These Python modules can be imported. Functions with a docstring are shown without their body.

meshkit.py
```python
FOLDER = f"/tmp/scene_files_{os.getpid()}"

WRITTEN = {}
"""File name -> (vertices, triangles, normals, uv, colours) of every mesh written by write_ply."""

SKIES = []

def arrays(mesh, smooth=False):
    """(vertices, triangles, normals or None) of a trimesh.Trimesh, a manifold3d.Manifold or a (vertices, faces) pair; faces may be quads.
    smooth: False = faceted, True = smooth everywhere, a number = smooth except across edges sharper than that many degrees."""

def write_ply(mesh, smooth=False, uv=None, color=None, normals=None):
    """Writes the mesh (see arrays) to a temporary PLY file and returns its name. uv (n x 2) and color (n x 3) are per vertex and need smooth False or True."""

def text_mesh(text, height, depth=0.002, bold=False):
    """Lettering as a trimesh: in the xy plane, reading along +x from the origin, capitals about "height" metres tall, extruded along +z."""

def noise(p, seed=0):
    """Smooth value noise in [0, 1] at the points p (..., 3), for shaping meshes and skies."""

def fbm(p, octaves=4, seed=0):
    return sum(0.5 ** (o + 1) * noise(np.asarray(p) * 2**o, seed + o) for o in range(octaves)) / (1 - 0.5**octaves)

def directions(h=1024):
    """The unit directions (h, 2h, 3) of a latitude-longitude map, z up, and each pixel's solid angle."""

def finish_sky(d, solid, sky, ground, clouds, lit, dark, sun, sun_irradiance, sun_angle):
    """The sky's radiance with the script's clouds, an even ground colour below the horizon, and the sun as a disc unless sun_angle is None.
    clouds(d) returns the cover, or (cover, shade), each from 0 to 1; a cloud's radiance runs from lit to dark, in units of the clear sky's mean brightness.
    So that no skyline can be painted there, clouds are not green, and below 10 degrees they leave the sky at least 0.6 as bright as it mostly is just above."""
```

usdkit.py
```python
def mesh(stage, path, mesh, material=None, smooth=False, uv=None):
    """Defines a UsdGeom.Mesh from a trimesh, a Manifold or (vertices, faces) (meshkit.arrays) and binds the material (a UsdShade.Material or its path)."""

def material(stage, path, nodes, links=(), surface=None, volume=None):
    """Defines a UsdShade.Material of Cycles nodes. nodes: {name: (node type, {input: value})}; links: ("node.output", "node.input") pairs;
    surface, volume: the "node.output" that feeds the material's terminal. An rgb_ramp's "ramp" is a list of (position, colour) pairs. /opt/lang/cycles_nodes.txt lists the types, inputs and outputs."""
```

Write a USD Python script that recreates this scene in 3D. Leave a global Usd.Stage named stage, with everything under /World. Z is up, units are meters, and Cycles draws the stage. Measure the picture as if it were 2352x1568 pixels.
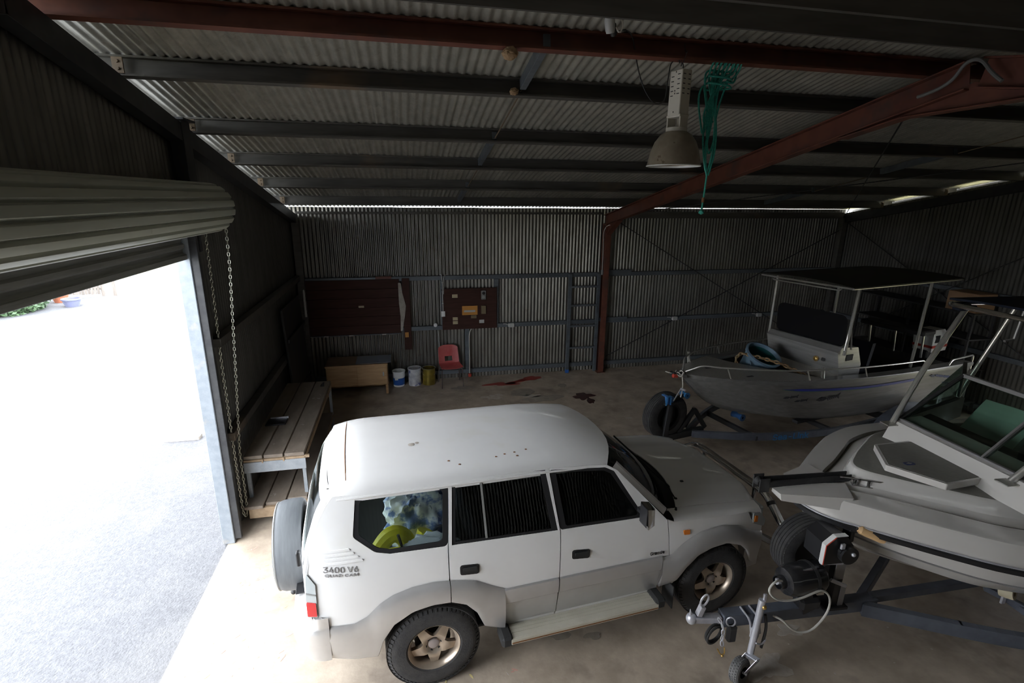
import math, random, numpy as np, trimesh, usdkit, meshkit
from pxr import Usd, UsdGeom, UsdLux, UsdShade, Gf, Sdf, Vt
from shapely.geometry import Polygon, Point, LineString, box as sbox
from shapely import affinity
from scipy.spatial import ConvexHull
from scipy.interpolate import PchipInterpolator
random.seed(7); RNG = np.random.default_rng(7)
stage = Usd.Stage.CreateInMemory()
UsdGeom.Xform.Define(stage, '/World'); UsdGeom.Scope.Define(stage, '/World/Looks')
V3 = lambda *a: np.array(a, float)

# ------------------------------------------------------------------ camera
EYE = V3(0, 0, 3.9425)
def set_camera(focal_px, pitch, roll, yaw, exposure):
    cam = UsdGeom.Camera.Define(stage, '/World/camera')
    yf = V3(math.sin(yaw), math.cos(yaw), 0); r0 = V3(math.cos(yaw), -math.sin(yaw), 0); up = V3(0, 0, 1)
    fwd = math.cos(pitch) * yf - math.sin(pitch) * up; d0 = -math.sin(pitch) * yf - math.cos(pitch) * up
    c, s = math.cos(roll), math.sin(roll)
    right = c * r0 + s * d0; down = -s * r0 + c * d0
    m = Gf.Matrix4d(*right, 0, *(-down), 0, *(-fwd), 0, *EYE, 1)
    cam.AddTransformOp().Set(m)
    cam.CreateHorizontalApertureAttr(36.0); cam.CreateVerticalApertureAttr(24.0)
    cam.CreateFocalLengthAttr(36.0 * focal_px / 2352); cam.CreateClippingRangeAttr(Gf.Vec2f(0.05, 500))
    cam.CreateExposureAttr(exposure)
set_camera(1178.2, .2727, -.00923, .2112, 1.32)

# ------------------------------------------------------------------ sky and sun
usdkit.material(stage, '/World/Looks/sky', {
    'tc': ('texture_coordinate', {}), 'n': ('noise_texture', {'scale': 2.2, 'detail': 6.0, 'roughness': .6}),
    'r': ('rgb_ramp', {'ramp': [(.35, (.78, .87, 1.0)), (.7, (1.0, 1.0, 1.0))]}),
    'b': ('background_shader', {'strength': 3.9})},
    [('tc.generated', 'n.vector'), ('n.fac', 'r.fac'), ('r.color', 'b.color')], surface='b.background')
dome = UsdLux.DomeLight.Define(stage, '/World/sky_light')
dome.CreateIntensityAttr(1.0)
UsdShade.MaterialBindingAPI.Apply(dome.GetPrim()).Bind(UsdShade.Material.Get(stage, '/World/Looks/sky'))
sun = UsdLux.DistantLight.Define(stage, '/World/sun')
sun.CreateAngleAttr(0.6); sun.CreateIntensityAttr(9.0); sun.CreateColorAttr(Gf.Vec3f(1, .93, .80))
def aim(prim, d):          # a distant light shines along its local -z
    d = np.array(d, float) / np.linalg.norm(d); z = -d; x = np.cross((0, 0, 1), z); x /= np.linalg.norm(x); y = np.cross(z, x)
    UsdGeom.Xformable(prim).AddTransformOp().Set(Gf.Matrix4d(*x, 0, *y, 0, *z, 0, 0, 0, 0, 1))
aim(sun, (-.5, .5, -.85))

# ------------------------------------------------------------------ materials
LOOK = {}
def srgb(r, g, b):
    f = lambda c: c / 12.92 if c <= .04045 else ((c + .055) / 1.055) ** 2.4
    return tuple(f(x / 255) for x in (r, g, b))
def mat(name, col, rough=.5, metal=0.0, col2=None, scale=6.0, detail=5.0, lo=.35, hi=.65, bump=0.0, bscale=40.0, spec=.5, coat=0.0, stretch=None, rand=0.0, rough2=None, extra=None):
    n = {'p': ('principled_bsdf', {'roughness': rough, 'metallic': metal, 'specular_ior_level': spec, 'coat_weight': coat, 'base_color': col})}; l = []
    n['tc'] = ('texture_coordinate', {})
    src = 'tc.object'
    if stretch:
        n['mp'] = ('mapping', {'scale': stretch}); l.append(('tc.object', 'mp.vector')); src = 'mp.vector'
    last = None
    if col2 is not None:
        n['n'] = ('noise_texture', {'scale': scale, 'detail': detail, 'roughness': .62})
        n['r'] = ('rgb_ramp', {'ramp': [(lo, col), (hi, col2)]})
        l += [(src, 'n.vector'), ('n.fac', 'r.fac')]; last = 'r.color'
        if rough2 is not None:
            n['rr'] = ('map_range', {'from_min': lo, 'from_max': hi, 'to_min': rough, 'to_max': rough2, 'clamp': True}); l += [('n.fac', 'rr.value'), ('rr.result', 'p.roughness')]
    if extra:                      # a second layer of blotches: (colour, scale, low, high, strength)
        c3, s3, l3, h3, k3 = extra
        n['n3'] = ('noise_texture', {'scale': s3, 'detail': 4.0, 'roughness': .6})
        n['m3'] = ('map_range', {'from_min': l3, 'from_max': h3, 'to_min': 0.0, 'to_max': k3, 'clamp': True})
        n['x3'] = ('mix_color', {'a': col, 'b': c3}); l += [('tc.object', 'n3.vector'), ('n3.fac', 'm3.value'), ('m3.result', 'x3.fac')]
        if last: l.append((last, 'x3.a'))
        last = 'x3.result'
    if rand:
        n['oi'] = ('object_info', {}); n['rv'] = ('map_range', {'from_min': 0.0, 'from_max': 1.0, 'to_min': 1 - rand, 'to_max': 1 + rand})
        n['hs'] = ('hsv', {'color': col}); l += [('oi.random', 'rv.value'), ('rv.result', 'hs.value')]
        if last: l.append((last, 'hs.color'))
        last = 'hs.color'
    if last: l.append((last, 'p.base_color'))
    if bump:
        n['bn'] = ('noise_texture', {'scale': bscale, 'detail': 4.0}); n['bp'] = ('bump', {'strength': bump, 'distance': .01})
        l += [(src, 'bn.vector'), ('bn.fac', 'bp.height'), ('bp.normal', 'p.normal')]
    LOOK[name] = usdkit.material(stage, '/World/Looks/' + name, n, l, surface='p.BSDF')
def pane(name, tint, base=.04, rough=0.0):       # clear sheet: mirror-like share grows towards grazing view, the same from both sides
    LOOK[name] = usdkit.material(stage, '/World/Looks/' + name, {'t': ('transparent_bsdf', {'color': tint}), 'g': ('glossy_bsdf', {'color': (1, 1, 1), 'roughness': rough}),
        'lw': ('layer_weight', {'blend': .5}), 'pw': ('math', {'math_type': 'power', 'value2': 5.0}), 'mr': ('map_range', {'to_min': base, 'to_max': .9}), 'm': ('mix_closure', {})},
        [('lw.facing', 'pw.value1'), ('pw.value', 'mr.value'), ('mr.result', 'm.fac'), ('t.BSDF', 'm.closure1'), ('g.BSDF', 'm.closure2')], surface='m.closure')

mat('roof_zinc', (.34, .33, .28), .4, .55, (.47, .455, .39), 5, stretch=(2, 1, 1), rand=.07, bump=.15, bscale=60, extra=((.16, .13, .10), 9, .60, .72, .35))
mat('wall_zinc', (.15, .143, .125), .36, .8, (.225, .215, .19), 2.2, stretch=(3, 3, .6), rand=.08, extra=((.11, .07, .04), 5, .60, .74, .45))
mat('wall_zinc_shaded', (.055, .053, .046), .65, .2, (.085, .082, .072), 2.2, stretch=(3, 3, .6), rand=.08)  # darker copy of the wall zinc: side-wall shade put into its colour
mat('purlin_grey', (.068, .064, .056), .55, .25, (.105, .099, .086), 3, stretch=(.6, 4, 4), extra=((.33, .20, .095), .9, .63, .8, .5))
mat('purlin_rust', (.17, .12, .07), .6, .1, (.11, .08, .05), 6)
mat('girt_grey', (.09, .103, .113), .5, .3, (.13, .147, .16), 3, stretch=(.5, 3, 3))
mat('red_oxide', (.105, .030, .019), .6, 0, (.155, .052, .03), 5, extra=((.05, .035, .03), 3, .55, .7, .7))
mat('galvanised', (.22, .245, .27), .45, .4, (.27, .295, .32), 14, bump=.05, bscale=50, extra=((.5, .40, .28), 3, .62, .72, .4))
mat('door_olive', (.36, .37, .30), .42, .25, (.42, .43, .355), 4, stretch=(1, .2, 1))
mat('door_brown', (.17, .165, .15), .45, .2, (.25, .245, .225), 6, stretch=(1, .25, 3))
mat('dark_steel', (.03, .03, .032), .5, .4, (.05, .05, .05), 8)
mat('concrete', (.315, .255, .195), .62, 0, (.48, .40, .315), 2.6, detail=9, lo=.34, hi=.66, bump=.15, bscale=25, extra=((.20, .16, .13), 1.9, .56, .70, .7), rough2=.5)
mat('asphalt', (.088, .088, .094), .85, 0, (.145, .145, .152), 26, detail=9, lo=.3, hi=.72, bump=.9, bscale=45, extra=((.20, .196, .19), .8, .5, .7, .5))
mat('lawn', (.17, .16, .07), .9, 0, (.25, .22, .11), 3, bump=.6, bscale=60)
mat('leaf', (.05, .10, .045), .5, 0, (.11, .18, .085), 3, rand=.2)
mat('paling', (.16, .14, .12), .8, 0, (.22, .19, .165), 4, stretch=(6, 6, 1), rand=.2)
mat('terracotta', (.45, .15, .08), .7); mat('pot_blue', (.16, .17, .26), .35)
mat('bench_wood', (.16, .125, .095), .6, 0, (.235, .195, .155), 3, stretch=(2, .7, 2), rand=.08, extra=((.58, .55, .51), 6, .66, .74, .7))
mat('bench_edge', (.33, .24, .15), .7, 0, (.22, .15, .09), 8)
mat('cabinet_wood', (.40, .235, .105), .45, 0, (.52, .33, .165), 3, stretch=(1, 1, 8))
mat('cabinet_dark', (.14, .085, .05), .5, 0, (.20, .13, .08), 4); mat('grey_sheet', (.20, .22, .26), .5)
mat('white_plastic', (.72, .72, .70), .4); mat('pail_blue', (.02, .09, .33), .4); mat('white_paint', (.62, .61, .60), .5, 0, (.40, .39, .42), 9, extra=((.05, .055, .22), 6, .57, .62, .9))
mat('tin_gold', (.30, .22, .035), .35, .6, (.17, .125, .03), 5); mat('tin', (.45, .45, .43), .35, .8)
mat('chair_red', (.45, .062, .06), .5, 0, (.52, .13, .12), 4); mat('chair_leg', (.12, .10, .09), .45, .6)
mat('board_brown', (.040, .017, .013), .7, 0, (.060, .025, .019), 2, spec=.2, stretch=(1, 1, 9))
mat('ply_torn', (.33, .29, .24), .8, 0, (.44, .40, .34), 9); mat('tag_cream', (.46, .38, .24), .6); mat('tag_orange', (.55, .24, .045), .5); mat('tag_brown', (.17, .13, .07), .6)
mat('meter_grey', (.24, .24, .23), .4); mat('conduit', (.45, .45, .43), .45); mat('conduit_dull', (.15, .15, .14), .5); mat('red_cap', (.45, .05, .03), .5)
mat('lamp_box', (.54, .50, .41), .5, 0, (.60, .565, .475), 5); mat('lamp_box_dark', (.10, .095, .085), .5)
mat('lamp_shade', (.37, .32, .235), .42, .35, (.25, .205, .15), 5, extra=((.13, .09, .055), 12, .66, .7, .8)); mat('lamp_inner', (.78, .78, .74), .35, .1)
mat('cable_black', (.02, .02, .02), .5); mat('cable_white', (.55, .53, .48), .5); mat('rope_teal', (.02, .28, .21), .6, 0, (.05, .42, .33), 60); mat('mud', (.28, .17, .09), .95, 0, (.4, .27, .15), 30, bump=.6)
mat('chain_zinc', (.42, .41, .33), .38, .8)
mat('car_white', (.80, .79, .775), .22, 0, (.83, .82, .805), 2, coat=.6, extra=((.70, .66, .52), 1.3, .58, .72, .35))
mat('car_silver', (.52, .51, .50), .36, .65, (.56, .55, .54), 5, coat=.5)
mat('car_black', (.012, .012, .013), .35); mat('car_dark', (.02, .02, .02), .7); mat('rubber', (.028, .028, .03), .75, 0, (.05, .048, .046), 12, bump=.2, bscale=80); mat('rubber_dusty', (.10, .10, .10), .8, 0, (.16, .155, .15), 12)
mat('vinyl_grey', (.085, .092, .10), .55, 0, (.12, .128, .135), 3, stretch=(8, 1, 1)); mat('chrome', (.72, .72, .72), .12, 1.0); mat('rim_bronze', (.46, .38, .30), .32, .75, (.52, .44, .36), 6); mat('rim_cap', (.42, .37, .36), .4, .5)
mat('lens_red', (.55, .02, .025), .15, coat=.8); mat('lens_clear', (.46, .49, .49), .12, coat=.8); mat('lens_amber', (.70, .20, .02), .2, coat=.6); mat('badge_grey', (.28, .27, .27), .4, .4); mat('rust', (.22, .10, .04), .8)
mat('step_cream', (.52, .49, .40), .45, .2, (.60, .57, .48), 4); mat('seat_grey', (.06, .065, .075), .8); mat('headrest', (.10, .11, .14), .8)
mat('bag_yellow', (.60, .55, .02), .55); mat('cloth_blue', (.12, .19, .42), .7, 0, (.65, .68, .72), 7, lo=.45, hi=.55); mat('cloth_white', (.62, .66, .72), .7); mat('strap_black', (.02, .02, .02), .6)
pane('car_glass', (.36, .38, .38)); pane('car_glass_clear', (.80, .84, .83)); pane('boat_glass', (.72, .80, .76)); pane('black_perspex', (.03, .03, .035))
mat('alloy', (.17, .165, .155), .42, .5, (.225, .22, .21), 3, stretch=(.4, 6, 6)); mat('alloy_panel', (.46, .455, .44), .38, .75, (.58, .575, .56), 2.5, stretch=(.5, .5, 9)); mat('alloy_tube', (.55, .54, .50), .3, .85)
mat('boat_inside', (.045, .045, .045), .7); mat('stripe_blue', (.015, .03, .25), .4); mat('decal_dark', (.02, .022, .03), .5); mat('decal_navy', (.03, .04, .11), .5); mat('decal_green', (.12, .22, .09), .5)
mat('tub_blue', (.16, .25, .33), .45); mat('tub_inner', (.01, .085, .085), .4); mat('chain_rust', (.36, .20, .09), .6, .4, (.45, .36, .22), 20); mat('seat_navy', (.012, .018, .03), .6)
mat('black_paint', (.012, .012, .013), .3); mat('trailer_grey', (.095, .105, .13), .45, .2, (.135, .15, .18), 5); mat('trailer_dark', (.035, .036, .038), .5, .2); mat('winch_blue', (.05, .16, .40), .35); mat('lettering_blue', (.04, .20, .45), .5)
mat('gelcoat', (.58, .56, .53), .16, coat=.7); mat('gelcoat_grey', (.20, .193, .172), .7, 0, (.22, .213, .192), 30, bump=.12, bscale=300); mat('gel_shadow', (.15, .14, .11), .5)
mat('steel_bright', (.62, .62, .66), .38, .6, (.5, .5, .55), 10); mat('brass', (.55, .36, .12), .35, .8); mat('roller_tan', (.62, .40, .20), .55); mat('roller_cream', (.62, .55, .38), .6)
mat('seat_aqua', (.52, .68, .59), .5); mat('black_matte', (.004, .004, .005), .45, spec=.2); mat('canvas_navy', (.012, .016, .03), .8, spec=.2); mat('canopy_dark', (.022, .021, .016), .7, spec=.2); mat('red_paint', (.28, .035, .025), .5); mat('maroon_spill', (.045, .012, .010), .35); mat('pale_spill', (.50, .46, .41), .6, 0, (.42, .36, .30), 14); mat('wet_dark', (.22, .19, .155), .45, 0, (.30, .26, .21), 9)
mat('speck_red', (.52, .30, .24), .7); mat('speck_yellow', (.60, .50, .22), .7); mat('cardboard', (.30, .18, .10), .8); mat('shelf_dark', (.03, .03, .03), .6); mat('gas_black', (.012, .012, .013), .18, coat=.5)
LOOK['checker'] = usdkit.material(stage, '/World/Looks/checker', {'tc': ('texture_coordinate', {}), 'mp': ('mapping', {'scale': (1, 1, 1), 'rotation': (0, 0, .78)}),
    'b': ('brick_texture', {'scale': 26.0, 'offset': .5, 'mortar_size': .22, 'mortar_smooth': .4, 'brick_width': .9, 'row_height': .5, 'color1': (1, 1, 1), 'color2': (1, 1, 1), 'mortar': (0, 0, 0)}),
    'bp': ('bump', {'strength': .8, 'distance': .004}), 'p': ('principled_bsdf', {'base_color': (.40, .39, .36), 'metallic': .5, 'roughness': .4}), 'mx': ('mix_color', {'a': (.26, .25, .225), 'b': (.62, .60, .55)})},
    [('tc.object', 'mp.vector'), ('mp.vector', 'b.vector'), ('b.fac', 'bp.height'), ('b.color', 'mx.fac'), ('mx.result', 'p.base_color'), ('bp.normal', 'p.normal')], surface='p.BSDF')

# ------------------------------------------------------------------ mesh helpers
def frame_of(d):
    d = np.array(d, float) / np.linalg.norm(d); a = V3(0, 0, 1) if abs(d[2]) < .9 else V3(1, 0, 0)
    x = np.cross(a, d); x /= np.linalg.norm(x); return x, np.cross(d, x), d
def thicken(v, f, d):
    """Closes an open sheet with a second one moved by d (a vector or one per vertex)."""
    v = np.asarray(v, float); f = np.asarray(f); n = len(v)
    e = np.vstack([f[:, [0, 1]], f[:, [1, 2]], f[:, [2, 0]]]); key = {}
    for a, b in e: key[(a, b)] = 1
    bd = [(a, b) for a, b in key if (b, a) not in key]
    side = [q for a, b in bd for q in ((b, a, a + n), (b, a + n, b + n))]
    return np.vstack([v, v + d]), np.vstack([f, f[:, ::-1] + n] + ([np.array(side)] if side else []))
def grid_faces(n, m, wrap=False):
    i, j = np.meshgrid(np.arange(n - 1), np.arange(m if wrap else m - 1), indexing='ij'); i, j = i.ravel(), j.ravel(); k = (j + 1) % m
    a, b, c, d = i * m + j, i * m + k, (i + 1) * m + k, (i + 1) * m + j
    return np.vstack([np.stack([a, b, c], 1), np.stack([a, c, d], 1)])
class B:
    def __init__(s): s.p = []
    def add(s, v, f): s.p.append((np.asarray(v, float), np.asarray(f, int))); return s
    def tm(s, t): return s.add(t.vertices, t.faces)
    def hull(s, pts):
        pts = np.asarray(pts, float); h = ConvexHull(pts); f = h.simplices.copy(); c = pts.mean(0)
        for k, t in enumerate(f):
            if np.dot(h.equations[k][:3], np.cross(pts[t[1]] - pts[t[0]], pts[t[2]] - pts[t[0]])) < 0: f[k] = t[::-1]
        return s.add(pts, f)
    def box(s, c, size, bev=.004, R=None):
        h = np.array(size, float) / 2; b = min(bev, h.min() * .49); q = []
        for sx in (-1, 1):
            for sy in (-1, 1):
                for sz in (-1, 1):
                    g = V3(sx, sy, sz)
                    for k in range(3):
                        w = h - b; w[k] = h[k]; q.append(g * w)
        q = np.array(q)
        if R is not None: q = q @ np.asarray(R).T
        return s.hull(q + np.array(c, float))
    def span(s, a, b, bev=.004): a, b = np.array(a, float), np.array(b, float); return s.box((a + b) / 2, np.abs(b - a), bev)
    def bar(s, p0, p1, w, h, bev=.003, up=(0, 0, 1)):
        p0, p1 = np.array(p0, float), np.array(p1, float); d = p1 - p0; L = np.linalg.norm(d); d /= L
        y = np.cross(up, d); y /= np.linalg.norm(y); z = np.cross(d, y)
        return s.box((p0 + p1) / 2, (L, w, h), bev, np.stack([d, y, z], 1))
    def tube(s, pts, r, n=10, closed=False):
        P = np.array(pts, float); k = len(P); r = np.broadcast_to(np.array(r, float), k)
        T = (np.roll(P, -1, 0) - np.roll(P, 1, 0)) if closed else np.gradient(P, axis=0)
        T /= np.maximum(np.linalg.norm(T, axis=1, keepdims=True), 1e-9)
        x, y, _ = frame_of(T[0]); X = []
        for t in T:
            x = x - t * (x @ t); x /= np.linalg.norm(x); X.append(x)
        X = np.array(X); Y = np.cross(T, X); a = np.linspace(0, 2 * np.pi, n, endpoint=False)
        ring = P[:, None] + r[:, None, None] * (np.cos(a)[None, :, None] * X[:, None] + np.sin(a)[None, :, None] * Y[:, None])
        v = ring.reshape(-1, 3)
        if closed:
            f = grid_faces(k + 1, n, True) % (k * n)
        else:
            f = np.vstack([grid_faces(k, n, True), [[0, j + 1, j] for j in range(1, n - 1)], [[(k - 1) * n, (k - 1) * n + j, (k - 1) * n + j + 1] for j in range(1, n - 1)]])
        return s.add(v, f[:, ::-1] if False else f)
    def cyl(s, p0, p1, r, r1=None, n=20): return s.tube([p0, p1], [r, r if r1 is None else r1], n)
    def lathe(s, prof, n=32, o=(0, 0, 0), axis=(0, 0, 1), ang=2 * np.pi, start=0.):
        """Turns (radius, height) points about an axis through o."""
        x, y, d = frame_of(axis); full = ang > 6.28; a = start + np.linspace(0, ang, n, endpoint=not full)
        pr = np.array(prof, float)
        v = np.array(o, float) + pr[:, 0, None, None] * (np.cos(a)[None, :, None] * x + np.sin(a)[None, :, None] * y) + pr[:, 1, None, None] * d
        return s.add(v.reshape(-1, 3), grid_faces(len(pr), n, full))
    def prism(s, poly, h, o=(0, 0, 0), x=(1, 0, 0), y=(0, 1, 0)):
        """A 2-D outline (shapely or points) pushed h along x cross y."""
        poly = poly if hasattr(poly, 'geom_type') else Polygon(poly)
        x, y = np.array(x, float), np.array(y, float); z = np.cross(x, y)
        for g in getattr(poly, 'geoms', [poly]):
            if g.is_empty or g.area < 1e-9: continue
            t = trimesh.creation.extrude_polygon(g, abs(h), engine='earcut'); v = np.array(t.vertices); f = t.faces
            if h < 0: v[:, 2] -= abs(h)
            s.add(np.array(o, float) + v[:, :1] * x + v[:, 1:2] * y + v[:, 2:] * z, f)
        return s
    def grid(s, P, thick=None, wrap=False):
        P = np.asarray(P, float); v = P.reshape(-1, 3); f = grid_faces(P.shape[0], P.shape[1], wrap)
        if thick is not None:
            d = np.asarray(thick, float); v, f = thicken(v, f, d if d.ndim else 0)
        return s.add(v, f)
    def sphere(s, c, r, sub=2):
        t = trimesh.creation.icosphere(sub); return s.add(t.vertices * np.array(r, float) + np.array(c, float), t.faces)
    def move(s, M=None, t=(0, 0, 0), flip=False):
        out = []
        for v, f in s.p:
            if M is not None: v = v @ np.asarray(M).T
            out.append((v + np.array(t, float), f[:, ::-1] if flip else f))
        s.p = out; return s
    def join(s, o): s.p += o.p; return s
    def data(s):
        at, V, F = 0, [], []
        for v, f in s.p: V.append(v); F.append(f + at); at += len(v)
        return np.vstack(V), np.vstack(F)
USED = {}
def numbered(parent, name):
    k = USED.get((parent, name), 0); USED[(parent, name)] = k + 1
    return name if k == 0 else f'{name}_{k:03d}'
def custom(p, label=None, cat=None, group=None, kind=None):
    for k, v in (('label', label), ('category', cat), ('group', group), ('kind', kind)):
        if v: p.SetCustomDataByKey(k, v)
def path_of(parent): return '/World' if parent is None else str(parent.GetPath())
def obj(name, b, m, parent=None, label=None, cat=None, group=None, kind=None, smooth=32):
    v, f = b.data() if isinstance(b, B) else b
    t = trimesh.Trimesh(v, f, process=False)
    if smooth is not False: t.merge_vertices(digits_vertex=5); t.update_faces(t.nondegenerate_faces())
    p = path_of(parent); p += '/' + numbered(p, name)
    r = usdkit.mesh(stage, p, t, LOOK[m], smooth=smooth).GetPrim()
    custom(r, label, cat, group, kind); return r
def thing(name, label=None, cat=None, loc=(0, 0, 0), rz=0.0, group=None, kind=None, parent=None):
    p = path_of(parent); x = UsdGeom.Xform.Define(stage, p + '/' + numbered(p, name))
    x.AddTranslateOp().Set(Gf.Vec3d(*map(float, loc)))
    if rz: x.AddRotateZOp().Set(float(np.degrees(rz)))
    custom(x.GetPrim(), label, cat, group, kind); return x.GetPrim()
def arc(c, r, a0, a1, n, x=(1, 0, 0), y=(0, 1, 0)):
    a = np.linspace(a0, a1, n); return np.array(c, float) + r * (np.cos(a)[:, None] * np.array(x, float) + np.sin(a)[:, None] * np.array(y, float))
def spline(pts, n=40):
    P = np.array(pts, float); t = np.r_[0, np.cumsum(np.linalg.norm(np.diff(P, axis=0), axis=1))]; t /= t[-1]
    from scipy.interpolate import CubicSpline
    return CubicSpline(t, P, bc_type='natural')(np.linspace(0, 1, n))
def resample(pts, n):
    P = np.array(pts, float); t = np.r_[0, np.cumsum(np.linalg.norm(np.diff(P, axis=0), axis=1))]
    return np.stack([np.interp(np.linspace(0, t[-1], n), t, P[:, k]) for k in range(P.shape[1])], 1)
def fillet(pts, r, n=5):
    """Rounds the inner corners of a 3-D polyline."""
    P = [np.array(p, float) for p in pts]; out = [P[0]]
    for a, b, c in zip(P, P[1:], P[2:]):
        u, w = a - b, c - b; lu, lw = np.linalg.norm(u), np.linalg.norm(w); k = min(r, lu * .45, lw * .45)
        p, q = b + u / lu * k, b + w / lw * k
        for t in np.linspace(0, 1, n): out.append((1 - t) ** 2 * p + 2 * t * (1 - t) * b + t * t * q)
    return np.array(out + [P[-1]])
def rounded(w, h, r, n=5):
    return sbox(-w / 2 + r, -h / 2 + r, w / 2 - r, h / 2 - r).buffer(r, quad_segs=n)
def blob(rx, ry, seed, n=36, rough=.35):
    a = np.linspace(0, 2 * np.pi, n, endpoint=False); g = np.random.default_rng(seed)
    k = 1 + sum(rough * g.normal() / (j + 1) * np.cos(j * a + g.uniform(0, 6.3)) for j in range(2, 9))
    return Polygon(np.stack([rx * k * np.cos(a), ry * k * np.sin(a)], 1)).buffer(0)
# ================================================================== the shed
X0, X1, YB, YF, RY, SL = -2.1, 10.7, 11.03, -3.87, 3.565, .192
DY0, DY1 = 1.7, 5.73                                    # the roller door's opening in the left wall
ZS = lambda y: 3.75 + SL * (11 - np.where(np.asarray(y) >= RY, y, 2 * RY - np.asarray(y)))     # underside of the roof sheets
ZL = lambda y: ZS(y) - .15                             # underside of the purlins
ANG = math.atan(SL); CA, SA = math.cos(ANG), math.sin(ANG)
PITCH = .0762; AMP = .0085
def rib(u): return AMP * np.cos(2 * np.pi * np.asarray(u) / PITCH)
def corrugated(u0, u1, place, ends, n=3):
    """One corrugated sheet; place(u, t) gives points for across position u and along position t in ends(u)."""
    u = np.linspace(u0, u1, max(3, int(round((u1 - u0) / PITCH * 8)) + 1)); lo, hi = ends(u)
    return B().grid(np.stack([place(u, lo + (hi - lo) * t) for t in np.linspace(0, 1, n)]))

floor = thing('floor', kind='structure')
obj('slab', B().prism(Polygon([(-2.16, YF), (X1 + .1, YF), (X1 + .1, YB + .06), (-2.16, YB + .06)]), -.15), 'concrete', floor)
def spill(cx, cy, rx, ry, seed, m, rot=0, rough=.4, z=.0022):
    g = affinity.rotate(blob(rx, ry, seed, rough=rough), rot)
    obj('paint_spill', B().prism(g, z, (cx, cy, 0)), m, floor)
spill(2.02, 10.42, .34, .10, 3, 'red_paint', 5, .55); spill(2.35, 10.5, .28, .07, 5, 'red_paint', 25, .6); spill(2.72, 10.66, .26, .12, 9, 'red_paint', 10, .3)
spill(3.54, 9.42, .22, .16, 12, 'maroon_spill', 20, .55); spill(3.6, 9.15, .07, .16, 13, 'maroon_spill', 5, .4)
spill(1.7, 9.72, .22, .12, 21, 'pale_spill', 0, .6); spill(2.35, 9.85, .28, .2, 23, 'wet_dark', 10, .35); spill(2.7, 9.45, .42, .16, 25, 'wet_dark', 5, .3); spill(2.5, 9.62, .2, .09, 29, 'pale_spill', 0, .5)
spill(1.15, 10.35, .26, .1, 31, 'wet_dark'); spill(2.94, 3.03, .2, .13, 41, 'pale_spill', 30, .8); spill(3.44, 3.33, .11, .07, 43, 'pale_spill', 0, .7)
spill(1.29, 3.7, .09, .05, 45, 'wet_dark'); spill(1.58, 3.64, .08, .04, 47, 'wet_dark'); spill(3.3, 10.1, .1, .1, 49, 'wet_dark'); spill(4.0, 8.2, .07, .05, 51, 'pale_spill')
b_r, b_y, b_w = B(), B(), B()
for k in range(420):
    x, y = RNG.uniform(-2.0, 1.0), RNG.uniform(2.6, 5.6); q = (b_r, b_r, b_y, b_w)[k % 4]
    if x > -1.1 and y > 3.45: continue
    a = RNG.uniform(.002, .009); q.prism(affinity.rotate(blob(a * RNG.uniform(1, 5), a, 100 + k, 10, .25), RNG.uniform(0, 180)), .0016 + .0001 * (k % 5), (x, y, 0))
for k in range(70):
    a = RNG.uniform(.004, .012); b_w.prism(affinity.rotate(blob(a * 1.5, a, 300 + k, 8, .25), RNG.uniform(0, 180)), .0016, (RNG.uniform(1.2, 4.6), RNG.uniform(2.2, 3.2) if k % 2 else RNG.uniform(7.2, 10.2), 0))
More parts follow.
